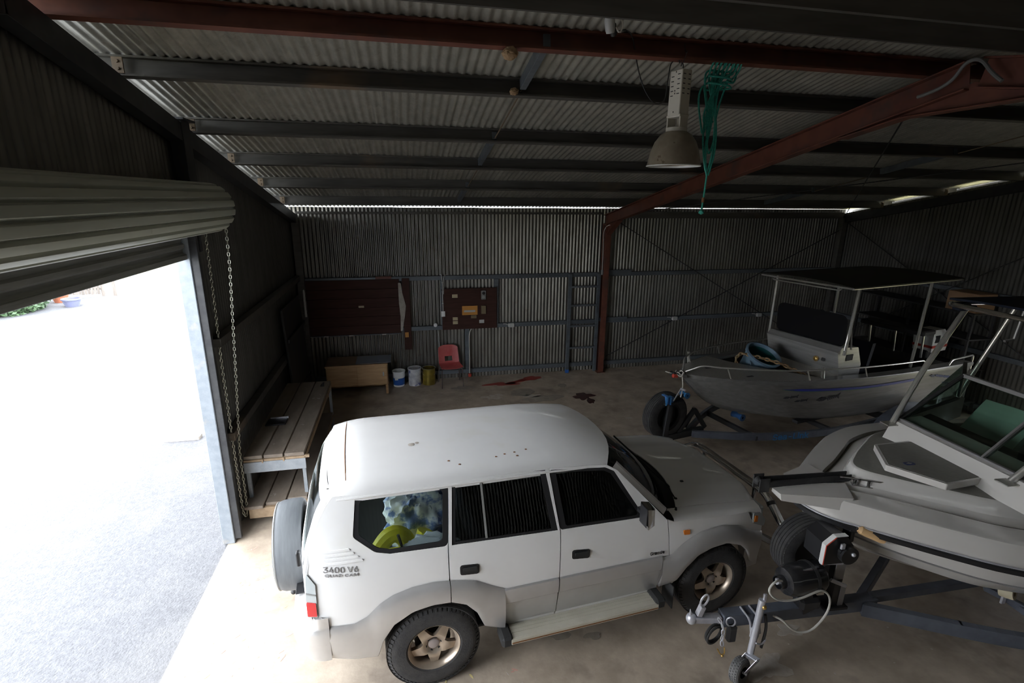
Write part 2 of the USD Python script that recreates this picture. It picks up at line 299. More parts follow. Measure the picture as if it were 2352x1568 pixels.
for q, m in ((b_r, 'speck_red'), (b_y, 'speck_yellow'), (b_w, 'pale_spill')): obj('paint_flecks', q, m, floor, kind='stuff')

ceiling = thing('ceiling', kind='structure')
k = -2.45
while k < 11.0:
    e = min(k + .762 + .0762, 11.02); k0 = k
    for far in (1, 0):
        def place(u, t, far=far, k0=k0):
            y = t if far else 2 * RY - t
            return np.stack([u, y, ZS(t) + AMP + rib(u) + .003 * (u - k0)], -1)
        obj('roof_sheet', corrugated(k, e, place, lambda u, far=far: (np.full_like(u, RY), np.full_like(u, 11.13 if far else 11.1))), 'roof_zinc', ceiling, smooth=True)
    k += .762
for x in (-2.47, 11.04):
    bd = .05 if x < 0 else .12
    for yb in (11.14, 2 * RY - 11.14): obj('barge_board', B().bar((x, yb, ZS(11.14) + .05 - bd), (x, RY, ZS(RY) + .05 - bd), .025, 2 * bd), 'purlin_grey', ceiling)  # added outside the gables to keep direct sky out of the rake gap
obj('ridge_cap', B().grid([[(x, RY + d, ZS(RY) + .02 + .035 - abs(d) * SL) for d in (-.22, 0, .22)] for x in (-2.46, 11.02)], thick=(0, 0, .002)), 'roof_zinc', ceiling)
def purlin(y, m, label=None):
    far = y >= RY; s = 1 if far else -1
    c = Polygon([(0, 0), (.062, 0), (.062, .016), (.058, .016), (.058, .004), (.004, .004), (.004, .146), (.058, .146), (.058, .134), (.062, .134), (.062, .15), (0, .15)])
    c = affinity.translate(affinity.scale(c, -1, 1, origin=(0, 0)), .03)
    if far: b = B().prism(c, X1 + .25 - (X0 - .25), (X0 - .25, y, ZL(y)), (0, CA, -SA), (0, SA, CA))
    else: b = B().prism(affinity.scale(c, -1, 1, origin=(0, 0)), X1 + .25 - (X0 - .25), (X0 - .25, y, ZL(y)), (0, CA, SA), (0, -SA, CA))
    p = obj('purlin', b, m, ceiling, label); return p
PY = [3.95, 4.78, 6.1, 7.3, 8.6, 9.97]
purlin(PY[0], 'red_oxide', 'red-primed purlin nearest the ridge')
for y in PY[1:] + [3.18, 2.35, 1.03, -.17, -1.47, -2.84]: purlin(y, 'purlin_grey')
for y in PY[1:]:
    for x, s in ((X0 + .10, 1), (X1 - .10, -1)):
        obj('purlin_cleat', B().box((x, y - .036, ZL(y) + .075), (.075, .012, .11), .002).cyl((x, y - .03, ZL(y) + .05), (x, y - .056, ZL(y) + .05), .012, n=8).cyl((x, y - .03, ZL(y) + .1), (x, y - .056, ZL(y) + .1), .012, n=8), 'purlin_rust', ceiling)
def slope_bar(x, ya, yb, w, h, dz, name, m):
    obj(name, B().bar((x, ya, ZL(ya) + dz), (x, yb, ZL(yb) + dz), w, h), m, ceiling)
for x in (1.09, 7.6):
    for a, b in ((3.95, 4.78), (6.1, 7.3), (8.6, 9.97)): slope_bar(x, a + .03, b - .04, .055, .09, .085, 'bridging', 'girt_grey')
    for a, b in ((4.78, 6.1), (7.3, 8.6)): slope_bar(x, a, b, .012, .012, .05, 'tie_rod', 'purlin_rust')
for a, b in (((4.55, 4.1), (10.6, 10.9)), ((10.6, 4.3), (4.6, 10.85))):
    obj('brace_rod', B().tube([(a[0], a[1], ZL(a[1]) - .03), (b[0], b[1], ZL(b[1]) - .03)], .009, 6), 'dark_steel', ceiling)

# ---- walls of corrugated sheets, each sheet its own part
def wall(name, axis, at, out, u0, u1, z0, z1f, gaps=(), m='wall_zinc'):
    w = thing(name, kind='structure'); u = u0
    while u < u1 - .02:
        e = min(u + .762, u1)
        def place(q, z, u=u): g = at + out * (AMP + rib(q) + .003 * (q - u)); return np.stack([q, g, z], -1) if axis == 'x' else np.stack([g, q, z], -1)
        lo = z0 if not callable(z0) else z0((u + e) / 2)
        obj('wall_sheet', corrugated(u, min(e + .038, u1), place, lambda q: (np.full_like(q, lo), z1f(q))), m, w, smooth=True); u = e
    return w
wall_back = wall('wall_back', 'x', YB, 1, X0 - .05, X1 + .05, -.03, lambda q: np.where(q < 4.45, 3.7375, 3.742))
RD0, RD1, RDZ = 5.30, 5.95, 1.9                          # an open doorway in the right wall, out of view, whose daylight falls on the boats
wall_right = wall('wall_right', 'y', X1, 1, RD1, YB + .03, -.03, lambda q: np.array([ZL(t) for t in q]) + .055, m='wall_zinc_shaded')
wall_left = wall('wall_left', 'y', X0 - .02, -1, DY1 + .12, YB + .03, -.03, lambda q: np.array([ZL(t) for t in q]) - .03, m='wall_zinc_shaded')
def more(w, u0, u1, z0):
    u = u0
    while u < u1 - .02:
        e = min(u + .762, u1)
        obj('wall_sheet', corrugated(u, min(e + .038, u1), lambda q, z, u=u: np.stack([X0 - .02 - (AMP + rib(q) + .003 * (q - u)), q, z], -1), lambda q: (np.full_like(q, z0), np.array([ZL(t) for t in q]) - .03)), 'wall_zinc', w, smooth=True); u = e
def more_right(u0, u1, z0):
    u = u0
    while u < u1 - .02:
        e = min(u + .762, u1)
        obj('wall_sheet', corrugated(u, min(e + .038, u1), lambda q, z, u=u: np.stack([X1 + (AMP + rib(q) + .003 * (q - u)), q, z], -1), lambda q: (np.full_like(q, z0), np.array([ZL(t) for t in q]) + .055)), 'wall_zinc_shaded', wall_right, smooth=True); u = e
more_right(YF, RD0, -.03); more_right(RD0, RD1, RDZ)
more(wall_left, YF, DY0, -.03); more(wall_left, DY0, DY1 + .12, 3.62)
wall_front = wall('wall_front', 'x', YF, -1, X0 - .05, X1 + .05, -.03, lambda q: np.full_like(q, 3.7))
def girt(w, a, b, name='girt', m='girt_grey', depth=.075, h=.09): obj(name, B().bar(a, b, depth, h, .004), m, w)
GY = YB - .045
for z in (.17, 1.20, 2.29):
    girt(wall_back, (X0 + .1, GY, z), (4.38, GY, z)); girt(wall_back, (4.52, GY, z), (X1 - .1, GY, z))
    girt(wall_right, (X1 - .045, RD1 + .1, z), (X1 - .045, YB - .1, z)); girt(wall_right, (X1 - .045, YF + .1, z), (X1 - .045, RD0 - .1, z))
for z in (1.22, 2.36): girt(wall_left, (X0 + .035, DY1 + .3, z), (X0 + .035, YB - .1, z), m='purlin_grey', depth=.10, h=.10)
girt(wall_back, (4.55, GY - .02, 3.60), (X1 - .1, GY - .02, 3.60), 'eave_beam', 'purlin_grey', .08, .14)
girt(wall_back, (X0 + .1, GY + .01, 3.63), (4.36, GY + .01, 3.63), 'eave_beam', 'purlin_grey', .05, .045)
obj('stud', B().box((1.985, GY, 1.745), (.10, .07, .99)), 'girt_grey', wall_back)
obj('stud', B().box((1.33, GY, .685), (.09, .07, .94)), 'girt_grey', wall_back); obj('stud', B().box((.80, GY, 1.745), (.06, .06, .99)), 'girt_grey', wall_back)
obj('splice_plate', B().box((4.75, GY - .05, 2.335), (.75, .03, .11)), 'girt_grey', wall_back); obj('splice_plate', B().box((4.75, GY - .05, 1.245), (.7, .03, .09)), 'girt_grey', wall_back)
for a, b in (((4.62, 3.52), (10.55, .18)), ((4.62, .34), (10.55, 3.25))):
    obj('brace_rod', B().tube([(a[0], YB - .10, a[1]), (b[0], YB - .10, b[1])], .010, 6), 'dark_steel', wall_back)
for a, b in (((10.9, 3.5), (4.5, .3)), ((10.9, .4), (5.2, 4.2))):
    obj('brace_rod', B().tube([(X1 - .10, a[0], a[1]), (X1 - .10, b[0], b[1])], .010, 6), 'dark_steel', wall_right)
for w, x in ((wall_left, X0 + .06), (wall_right, X1 - .05)):
    obj('rake_beam', B().bar((x, YB - .05, ZL(YB) - .09), (x, RY, ZL(RY) - .09), .12, .17), 'dark_steel', w)
    obj('rake_beam', B().bar((x, YF + .05, ZL(YF) - .09), (x, RY, ZL(RY) - .09), .12, .17), 'dark_steel', w)
obj('corner_column', B().box((X0 + .09, YB - .10, 1.77), (.14, .14, 3.54)), 'purlin_grey', wall_left)
obj('corner_column', B().box((X1 - .09, YB - .10, 1.77), (.14, .14, 3.54)), 'purlin_grey', wall_right)

# ---- red portal frame in the middle of the shed
FX = 4.45
pf = thing('portal_frame', 'red-oxide steel portal frame, its post standing on the back wall and rafter rising overhead', 'steel frame')
def ibeam(a, b, w, d, tf=.014, tw=.009, up=(0, 0, 1)):
    a, b = np.array(a, float), np.array(b, float); L = b - a; L /= np.linalg.norm(L)
    side = V3(1, 0, 0); n = np.cross(L, side); n = n if n[2] > 0 or abs(n[2]) < 1e-6 else -n
    o = n * (d / 2 - tf / 2)
    return B().bar(a + o, b + o, w, tf, .002, n).bar(a - o, b - o, w, tf, .002, n).bar(a, b, tw, d - 2 * tf, .001, n)
obj('post', ibeam((FX, 10.87, 0), (FX, 10.87, 3.42), .13, .20), 'red_oxide', pf)
for sgn, yb in ((1, 10.93), (-1, 2 * RY - 10.93)):
    zc = lambda y: ZL(y) - .115 / CA
    obj('rafter', ibeam((FX, yb, zc(yb)), (FX, RY + sgn * .05, zc(RY + .05)), .12, .22), 'red_oxide', pf)
obj('post', ibeam((FX, YF + .15, 0), (FX, YF + .15, 3.42), .13, .20), 'red_oxide', pf)
zh = ZL(RY) - .20
obj('apex_haunch', B().prism([(RY - 1.15, ZL(RY + 1.15) - .235), (RY - .55, zh - .16), (RY + .55, zh - .16), (RY + 1.15, ZL(RY + 1.15) - .235), (RY, zh + .02)], .012, (FX - .006, 0, 0), (0, 1, 0), (0, 0, 1))
    .bar((FX, RY - .55, zh - .166), (FX, RY + .55, zh - .166), .12, .013).bar((FX, RY + .55, zh - .166), (FX, RY + 1.2, ZL(RY + 1.2) - .245), .12, .013).bar((FX, RY - .55, zh - .166), (FX, RY - 1.2, ZL(RY + 1.2) - .245), .12, .013), 'red_oxide', pf)
obj('knee_plate', B().prism([(10.97, 3.1), (10.97, 3.6), (10.2, 3.735), (10.2, 3.52), (10.77, 3.2)], .012, (FX - .006, 0, 0), (0, 1, 0), (0, 0, 1)).bar((FX, 10.77, 3.19), (FX, 10.2, 3.515), .12, .012), 'red_oxide', pf)
obj('base_plate', B().box((FX, 10.87, .008), (.2, .26, .016)), 'red_oxide', pf)
for zz in (3.40, 3.10): obj('stiffener', B().box((FX, 10.87, zz), (.128, .19, .012)), 'red_oxide', pf)

# ---- roller door
door = thing('door_1', 'ribbed steel roller door, rolled up on its drum above the doorway', 'roller door', kind='structure')
DC, DR = (-1.90, 3.82), .232
na = 408; a = np.linspace(0, 2 * np.pi, na, endpoint=False)
ph = (a / (2 * np.pi) * 17) % 1; rr = DR + .013 * np.clip(np.minimum(ph, 1 - ph) * 14 - 1.6, -1, 1)
ring = np.stack([DC[0] + rr * np.cos(a), DC[1] + rr * np.sin(a)], 1)
ys_ = [DY0 - .1, 5.93, 5.96]; P = np.array([[(q[0], y, q[1]) for q in (ring if y < 5.95 else np.array(DC) + (ring - np.array(DC)) * .96)] for y in ys_])
obj('drum', B().grid(P, wrap=True), 'door_olive', door, smooth=40)
obj('drum_end', B().cyl((DC[0], 5.945, DC[1]), (DC[0], 5.957, DC[1]), DR * .97, n=48).cyl((DC[0], DY0 - .1, DC[1]), (DC[0], DY0 - .09, DC[1]), DR * .97, n=48), 'door_olive', door)
obj('axle', B().cyl((DC[0], DY0 - .3, DC[1]), (DC[0], 6.16, DC[1]), .03), 'dark_steel', door)
z = np.linspace(3.36, 3.86, 60); xx = -2.125 + .011 * np.clip(np.sin(2 * np.pi * z / .098) * 2.2, -1, 1)
obj('curtain', B().grid([[(x, y, q) for x, q in zip(xx, z)] for y in (DY0, DY1 + .02)], thick=(-.004, 0, 0)), 'door_brown', door, 'brown-grey lower edge of the door curtain', smooth=40)
obj('bottom_rail', B().box((-2.125, (DY0 + DY1) / 2, 3.345), (.045, DY1 - DY0, .05)), 'door_brown', door)
obj('wheel', B().lathe([(.02, -.02), (.11, -.02), (.125, -.008), (.115, 0), (.125, .008), (.11, .02), (.02, .02)], 28, (-1.93, 6.08, 3.80), (0, 1, 0)), 'dark_steel', door)
obj('bracket', B().box((-2.0, 6.02, 3.80), (.24, .012, .30)).box((-2.08, 6.0, 3.62), (.06, .06, .5)), 'dark_steel', door)
for y in (DY1 + .025, DY0 - .025): obj('guide', B().box((-2.055, y, 1.80), (.09, .012, 3.5)).box((-2.10, y + (.03 if y > 3 else -.03), 1.80), (.012, .06, 3.5)).box((-2.012, y + (.02 if y > 3 else -.02), 1.80), (.008, .05, 3.5)), 'dark_steel', door, 'dark steel guide channel')
link = B()
def chain(bld, pts, wire, length, width):
    """Oval links strung along a polyline."""
    P = resample(pts, max(2, int(np.linalg.norm(np.diff(np.array(pts, float), axis=0), axis=1).sum() / (length - 2.2 * wire)) + 1))
    for k in range(len(P) - 1):
        d = P[k + 1] - P[k]; x, y, d = frame_of(d); x = x if k % 2 else y
        c = (P[k] + P[k + 1]) / 2; h, w = length / 2 - wire, width / 2 - wire
        t = np.linspace(0, 2 * np.pi, 12, endpoint=False); q = np.clip(1.5 * np.sin(t), -1, 1) * (h - w) + w * np.sin(t)
        bld.tube(c + np.outer(w * np.cos(t), x) + np.outer(q, d), wire, 5, True)
    return bld
obj('hand_chain', chain(B(), [(-1.81, 6.08, 3.76), (-1.83, 6.08, 3.2), (-1.93, 6.08, 1.9), (-2.0, 6.07, 1.0), (-2.0, 6.05, .35), (-2.01, 6.05, .18), (-2.035, 6.05, .14), (-2.05, 6.05, .18), (-2.055, 6.05, .5), (-2.05, 6.06, 2.0), (-2.03, 6.08, 3.1), (-2.02, 6.08, 3.76)], .0052, .052, .034), 'chain_zinc', door, 'loop of hand chain', kind='stuff')
jamb = thing('trim_1', 'galvanised steel door jamb column between the bright doorway and the workbench', 'door jamb', kind='structure')
obj('column', B().box((-2.145, DY1 + .085, 1.80), (.13, .17, 3.6), .006), 'galvanised', jamb)
obj('column_extension', B().box((-2.03, DY1 + .1, 4.10), (.12, .2, 1.05)), 'dark_steel', jamb); obj('top_bracket', B().box((-2.03, DY1 + .1, 4.63), (.2, .3, .02)), 'dark_steel', jamb)
obj('trim_2', B().box((-2.145, DY0 - .1, 1.80), (.13, .17, 3.6), .006), 'galvanised', None, 'galvanised door jamb column nearest the camera side of the doorway', 'door jamb', kind='structure')

# ================================================================== outside
asphalt = obj('driveway', B().box((-9, 6, -.12), (13.68, 40, .2)), 'asphalt', None, 'pale weathered asphalt driveway outside the doorway', 'driveway', kind='structure')
obj('lawn', B().box((-88, 40, -.17), (144.4, 240, .2)).box((-9, 93, -.17), (13.6, 134, .2)).box((25.9, 6, -.17), (30, 60, .2)), 'lawn', None, 'sunlit dry yellow lawn beyond the driveway', 'lawn', kind='structure')
obj('kerb_block', B().box((-3.75, 8.85, -.01), (.55, .14, .12), .015), 'pale_spill', None, 'short concrete kerb block on the driveway beside the door jamb', 'kerb')
sh = thing('garden_shrub', 'dense green shrub beside the paling fence outside the doorway', 'shrub', (-13.45, 20.6, -.07))
fol = B(); n = 5200; u = RNG.normal(size=(n, 3)); u /= np.linalg.norm(u, axis=1, keepdims=True); rad = RNG.uniform(.62, 1.0, n)[:, None]
c = u * rad * V3(1.15, 1.5, 1.1) * (1 + .16 * (meshkit.noise(u * 3 + 5, 3)[:, None] - .5)) + V3(0, 0, .75); c[:, 2] = np.maximum(c[:, 2], .06)
d1 = RNG.normal(size=(n, 3)); d1 /= np.linalg.norm(d1, axis=1, keepdims=True); d2 = np.cross(d1, RNG.normal(size=(n, 3))); d2 /= np.linalg.norm(d2, axis=1, keepdims=True); s = RNG.uniform(.06, .13, n)[:, None]
V = np.concatenate([c - d1 * s, c + d2 * s * .42, c + d1 * s, c - d2 * s * .42]); i = np.arange(n)
fol.add(V, np.vstack([np.stack([i, i + n, i + 2 * n], 1), np.stack([i, i + 2 * n, i + 3 * n], 1)]))
obj('foliage', fol, 'leaf', sh, kind='stuff', smooth=False)
stem = B()
for k in range(7):
    q = RNG.uniform(-1, 1, 2); stem.tube([(q[0] * .2, q[1] * .2, -.05), (q[0] * .8, q[1] * .7, .7), (q[0] * 1.6, q[1] * 1.2, 1.6)], [.05, .04, .015], 7)
obj('stem', stem, 'bench_edge', sh)
fe = thing('paling_fence', 'weathered grey paling fence beyond the dry lawn', 'fence', (-12.0, 23.4, 0))
k = 0; x = 0.
while x > -9:
    obj('paling', B().box((x, 0, .84 + .012 * math.sin(k * 2.3)), (.095, .018, 1.55), .003), 'paling', fe); x -= .112; k += 1
for zz in (.28, 1.3): obj('rail', B().box((-4.45, .045, zz), (9.1, .05, .09)), 'paling', fe)
for xx in (.12, -2.6, -5.3, -8): obj('fence_post', B().box((xx, .09, .85), (.1, .1, 1.8)), 'paling', fe)
gp_ = thing('gate_post', 'pale timber gate post at the end of the paling fence', 'post', (-11.45, 23.5, 0)); obj('upright', B().box((0, 0, .95), (.14, .14, 2.0), .01), 'paling', gp_); obj('cap', B().box((0, 0, 1.97), (.18, .18, .04)), 'paling', gp_)
cl = thing('clothes_line_post', 'thin leaning clothes line post standing on the lawn', 'post', (-10.1, 22.1, -.07)); obj('pole', B().cyl((0, 0, 0), (-.45, 1.2, 2.4), .035, n=10), 'galvanised', cl); obj('crossbar', B().cyl((-1.3, 1.2, 2.38), (.9, 1.2, 2.38), .025, n=8), 'galvanised', cl)
def pot(name, label, x, y, r, h, m):
    t = thing(name, label, 'flower pot', (x, y, -.07)); obj('body', B().lathe([(0, 0), (r * .68, 0), (r, h * .86), (r * 1.1, h * .86), (r * 1.1, h), (r * .92, h), (r * .9, h * .8), (0, h * .8)], 24), m, t)
    obj('soil', B().cyl((0, 0, h * .8), (0, 0, h * .83), r * .88, n=20), 'cabinet_dark', t)
pot('flower_pot', 'terracotta flower pot beside the green shrub', -12.75, 22.3, .26, .36, 'terracotta'); pot('flower_pot', 'dark blue glazed pot on the lawn in front of the fence', -11.9, 21.4, .28, .34, 'pot_blue')
# ================================================================== the white four-wheel drive
car = thing('car', 'white four-wheel-drive wagon with silver flares and a covered spare wheel, parked across the shed', 'car', (.035, 4.31, 0), math.radians(4.78))
PZ = [.2, .3, .45, .6, .8, 1.0, 1.1, 1.2, 1.25, 1.5, 1.72, 1.8, 1.84, 1.87]; PYW = [.76, .80, .835, .86, .875, .87, .86, .845, .835, .765, .70, .655, .58, .45]
_prof = PchipInterpolator(PZ, PYW)
def side(x, z):
    x = np.asarray(x, float); z = np.asarray(z, float)
    return _prof(np.clip(z, .2, 1.87)) - .10 * np.clip((x - 2.75) / .65, 0, 1.2) ** 2 - .055 * np.clip((-.55 - x) / .4, 0, 1.3) ** 2
def patch(poly, cell=.09):
    """An outline cut along a square net, so that it can follow a curved surface."""
    poly = poly if hasattr(poly, 'geom_type') else Polygon(poly); poly = poly.buffer(0); V, F, at = [], [], 0
    x0, y0, x1, y1 = poly.bounds
    for i in range(int(math.floor(x0 / cell)), int(math.ceil(x1 / cell))):
        for j in range(int(math.floor(y0 / cell)), int(math.ceil(y1 / cell))):
            g = poly.intersection(sbox(i * cell, j * cell, (i + 1) * cell, (j + 1) * cell))
            for q in getattr(g, 'geoms', [g]):
                if q.geom_type != 'Polygon' or q.area < 1e-8: continue
                v, f = trimesh.creation.triangulate_polygon(q, engine='earcut'); V.append(v); F.append(f + at); at += len(v)
    t = trimesh.Trimesh(np.c_[np.vstack(V), np.zeros(at)], np.vstack(F), process=False); t.merge_vertices(digits_vertex=5)
    v, f = np.array(t.vertices)[:, :2], np.array(t.faces)
    a, b, c = v[f[:, 0]], v[f[:, 1]], v[f[:, 2]]; area = (b[:, 0] - a[:, 0]) * (c[:, 1] - a[:, 1]) - (b[:, 1] - a[:, 1]) * (c[:, 0] - a[:, 0])
    f = f[np.abs(area) > 1e-9]; area = area[np.abs(area) > 1e-9]; f[area < 0] = f[area < 0][:, ::-1]
    return v, f
def sidepanel(poly, off=0.0, thick=.014, s=-1, cell=.09):
    """A panel following the body side; s = -1 right, 1 left; off lifts it off the body surface."""
    v, f = patch(poly, cell); y = side(v[:, 0], v[:, 1]) + (off(v[:, 0], v[:, 1]) if callable(off) else off)
    P = np.stack([v[:, 0], s * y, v[:, 1]], 1)
    if s > 0: f = f[:, ::-1]
    return B().add(*thicken(P, f, V3(0, -s * thick, 0)))
def rnd(pts, r=.03): p = Polygon(pts).buffer(0); return p.buffer(-r).buffer(2 * r, quad_segs=5).buffer(-r, quad_segs=5)
QW = rnd([(-.565, 1.47), (-.53, 1.75), (-.49, 1.775), (.18, 1.765), (.145, 1.285), (-.30, 1.305), (-.41, 1.335)], .035)
QG = rnd([(-.525, 1.48), (-.50, 1.73), (.135, 1.725), (.105, 1.325), (-.30, 1.335), (-.39, 1.36)], .04)
RW = Polygon([(.175, 1.285), (.21, 1.765), (1.0, 1.75), (1.075, 1.25)]); RG1 = Polygon([(.205, 1.305), (.235, 1.74), (.435, 1.735), (.45, 1.295)]); RG2 = Polygon([(.475, 1.293), (.46, 1.735), (.955, 1.725), (1.02, 1.272)])
FW = rnd([(1.10, 1.25), (1.035, 1.745), (1.55, 1.70), (1.63, 1.66), (1.90, 1.225)], .02); FG = rnd([(1.15, 1.272), (1.09, 1.72), (1.535, 1.675), (1.60, 1.64), (1.85, 1.25)], .02)
ARCH_R = affinity.scale(Point(0, .40).buffer(.455, quad_segs=14), 1.0, 1.0); ARCH_F = affinity.scale(Point(2.72, .40).buffer(.445, quad_segs=14), 1.0, 1.0)
quarter = Polygon([(.138, .78), (.140, 1.25), (.175, 1.768), (-.69, 1.775), (-.74, 1.72), (-.80, 1.62), (-.88, 1.40), (-.915, 1.25), (-.86, 1.17), (-.852, .86), (-.85, .78)]).difference(ARCH_R).difference(QW)
reardoor = Polygon([(.146, .84), (.148, 1.25), (.183, 1.768), (1.03, 1.755), (1.094, 1.24), (1.078, .50), (1.07, .37), (.60, .35), (.40, .62)]).difference(ARCH_R).difference(RW)
frontdoor = Polygon([(1.102, 1.24), (1.038, 1.755), (1.56, 1.72), (1.66, 1.665), (2.0, 1.30), (2.13, 1.16), (2.17, .79), (2.10, .46), (2.08, .39), (1.078, .37), (1.086, .50)]).difference(FW).difference(ARCH_F)
fender = Polygon([(2.138, 1.16), (2.176, .79), (2.11, .46), (2.26, .43), (3.27, .42), (3.25, .88), (3.08, .98), (3.03, 1.075), (2.6, 1.10), (2.2, 1.13)]).difference(ARCH_F)
for s in (-1, 1):
    q = obj('quarter_panel', sidepanel(quarter, s=s), 'car_white', car)
    if s < 0:
        vent = B()
        for k in range(4): vent.join(sidepanel(rnd([(-.80 + .005 * k, 1.40 - .03 * k), (-.60 + .03 * k, 1.40 - .03 * k), (-.585 + .03 * k, 1.386 - .03 * k), (-.80 + .005 * k, 1.386 - .03 * k)], .005), .007, .009, s))
        obj('pressed_vent', vent, 'car_white', q, kind='stuff')
    obj('quarter_window_frame', sidepanel(QW.difference(QG), -.004, .012, s), 'car_black', car); obj('quarter_window', sidepanel(QG, -.008, .004, s), 'car_glass_clear', car)
    d = obj('rear_door', sidepanel(reardoor, s=s), 'car_white', car)
    obj('window_frame', sidepanel(RW.difference(RG1).difference(RG2), -.004, .012, s), 'car_black', d); obj('window_pane', sidepanel(RG1, -.009, .004, s), 'car_glass', d); obj('window_pane', sidepanel(RG2, -.009, .004, s), 'car_glass', d)
    obj('window_divider', sidepanel([(.452, 1.295), (.438, 1.737), (.452, 1.737), (.468, 1.295)], .002, .012, s), 'meter_grey', d)
    def handle(door, pts):
        obj('door_handle', sidepanel(rnd(pts, .02), .003, .012, s), 'car_black', door)
        P = np.array(pts); c = P.mean(0); w = (P[:, 0].max() - P[:, 0].min()) * .36
        obj('handle_grip', sidepanel(rnd([(c[0] - w, c[1] - .006), (c[0] + w, c[1] - .010), (c[0] + w, c[1] + .024), (c[0] - w, c[1] + .028)], .008), .016, .008, s), 'car_dark', door)
    handle(d, [(.23, 1.11), (.39, 1.095), (.385, 1.01), (.23, 1.025)])
    d2 = obj('front_door', sidepanel(frontdoor, s=s), 'car_white', car)
    obj('window_frame', sidepanel(FW.difference(FG), -.004, .012, s), 'car_black', d2); obj('window_pane', sidepanel(FG, -.009, .004, s), 'car_glass', d2)
    handle(d2, [(1.20, 1.05), (1.37, 1.03), (1.365, .945), (1.20, .965)])
    fd = sidepanel(fender, s=s)
    xs = np.linspace(2.2, 3.22, 14); rows = []
    for x in xs:
        zt = np.interp(x, [2.2, 2.6, 3.03, 3.22], [1.13, 1.10, 1.075, 1.0]); y0 = float(side(x, zt)); y1 = .729 - .055 * max(0, (x - 2.9) / .4) ** 2; zi = np.interp(x, [2.2, 2.6, 3.0, 3.3], [1.185, 1.155, 1.115, 1.06])
        rows.append([(x, s * y0, zt), (x, s * (y0 - .012), zt + (zi - zt) * .45), (x, s * (y0 * .6 + y1 * .4), zt + (zi - zt) * .8), (x, s * y1, zi), (x, s * y1, zi - .03)])
    fd.grid(np.array(rows)); ff = obj('front_fender', fd, 'car_white', car)
    obj('side_indicator', sidepanel(rnd([(2.30, 1.03), (2.37, 1.025), (2.37, .98), (2.31, .985)], .008), .008, .012, s), 'lens_amber', ff)
    # silver flares: three rows from the flush outer edge over a lip into the arch
    def flare(outer, inner, name, bulge=.042):
        o, i = resample(outer, 40), resample(inner, 40); rows = []
        for t, off in ((0, .004), (.12, .022), (.35, bulge * .85), (.7, bulge), (.95, bulge * .95), (1, bulge * .7), (1.0, -.10)):
            p = o + (i - o) * t; rows.append(np.stack([p[:, 0], s * (side(p[:, 0], p[:, 1]) + off), p[:, 1]], 1))
        return obj(name, B().grid(np.array(rows)), 'car_silver', car)
    flare([(-.845, .79), (-.60, .785), (-.50, .83), (-.40, .92), (-.30, .975), (-.15, 1.01), (.03, 1.015), (.141, 1.0)], [(-.845, .50), (-.62, .43), (-.44, .40), (-.40, .56), (-.31, .71), (-.16, .80), (0, .825), (.141, .815)], 'rear_flare')
    flare([(.147, 1.0), (.25, .98), (.36, .95), (.49, .87), (.60, .815)], [(.147, .815), (.27, .76), (.36, .65), (.43, .47), (.61, .38)], 'door_flare')
    flare([(2.10, .79), (2.19, .80), (2.31, .90), (2.49, .985), (2.73, 1.01), (2.93, .965), (3.10, .86), (3.26, .80)], [(2.10, .46), (2.27, .48), (2.35, .62), (2.46, .745), (2.60, .80), (2.78, .82), (2.95, .755), (3.05, .66), (3.12, .50), (3.22, .42)], 'front_flare')
    for x0, x1, nm in ((.60, 1.08, 'door_cladding'), (1.088, 2.095, 'door_cladding')):
        zs = [.812, .80, .77, .70, .665, .65, .60, .42, .39]; offs = [.003, .014, .020, .020, .018, .006, .006, .004, -.01]; X = np.linspace(x0, x1, 14)
        obj(nm, B().grid(np.array([[(x, s * (float(side(x, z)) + o), z) for x in X] for z, o in zip(zs, offs)])), 'car_silver', car)
    st = obj('side_step', B().box((1.33, s * .90, .365), (1.42, .17, .045), .012), 'step_cream', car, 'cream running board')
    obj('step_edge', B().box((1.33, s * .988, .36), (1.40, .012, .05), .004), 'step_cream', st); obj('step_line', B().box((1.33, s * .9945, .352), (1.39, .004, .012), .001), 'rust', st); obj('step_cap', B().box((.60, s * .895, .355), (.10, .19, .10), .02), 'car_dark', st); obj('step_cap', B().box((2.06, s * .895, .375), (.10, .19, .10), .02), 'car_dark', st)
    for x in (.98, 1.33, 1.68): obj('step_rib', B().box((1.33, s * (.85 + .035 * (x - .98) / .35), .3895), (1.38, .008, .004), .001), 'step_cream', st)
    for x in (2.12,): obj('mud_flap', B().box((x + .09, s * .86, .37), (.012, .17, .24), .003), 'car_dark', car)
    m = obj('mirror', B().hull([(x, s * y, z) for x, y, z in ((1.80, .93, 1.25), (1.80, 1.06, 1.26), (1.79, .93, 1.46), (1.79, 1.05, 1.45), (1.87, .94, 1.27), (1.87, 1.04, 1.28), (1.86, .94, 1.45), (1.86, 1.04, 1.43), (1.90, .98, 1.34), (1.90, .98, 1.40))]), 'chrome', car, 'chrome door mirror')
    obj('mirror_arm', B().bar((1.84, s * .83, 1.32), (1.84, s * .95, 1.33), .05, .05, .01), 'car_black', m); obj('mirror_glass', B().box((1.788, s * .99, 1.36), (.006, .11, .17), .002), 'car_black', m)
    tl = obj('tail_lamp', sidepanel(rnd([(-.855, 1.16), (-.915, 1.25), (-.93, 1.04), (-.93, .895), (-.856, .89)], .006), .012, .05, s), 'lens_clear', car)
    obj('brake_lens', sidepanel(rnd([(-.861, .90), (-.861, 1.015), (-.928, 1.025), (-.928, .905)], .006), .018, .02, s), 'lens_red', tl, 'red brake lens'); obj('lamp_band', sidepanel([(-.858, 1.085), (-.926, 1.10), (-.926, 1.09), (-.858, 1.075)], .016, .02, s), 'meter_grey', tl)
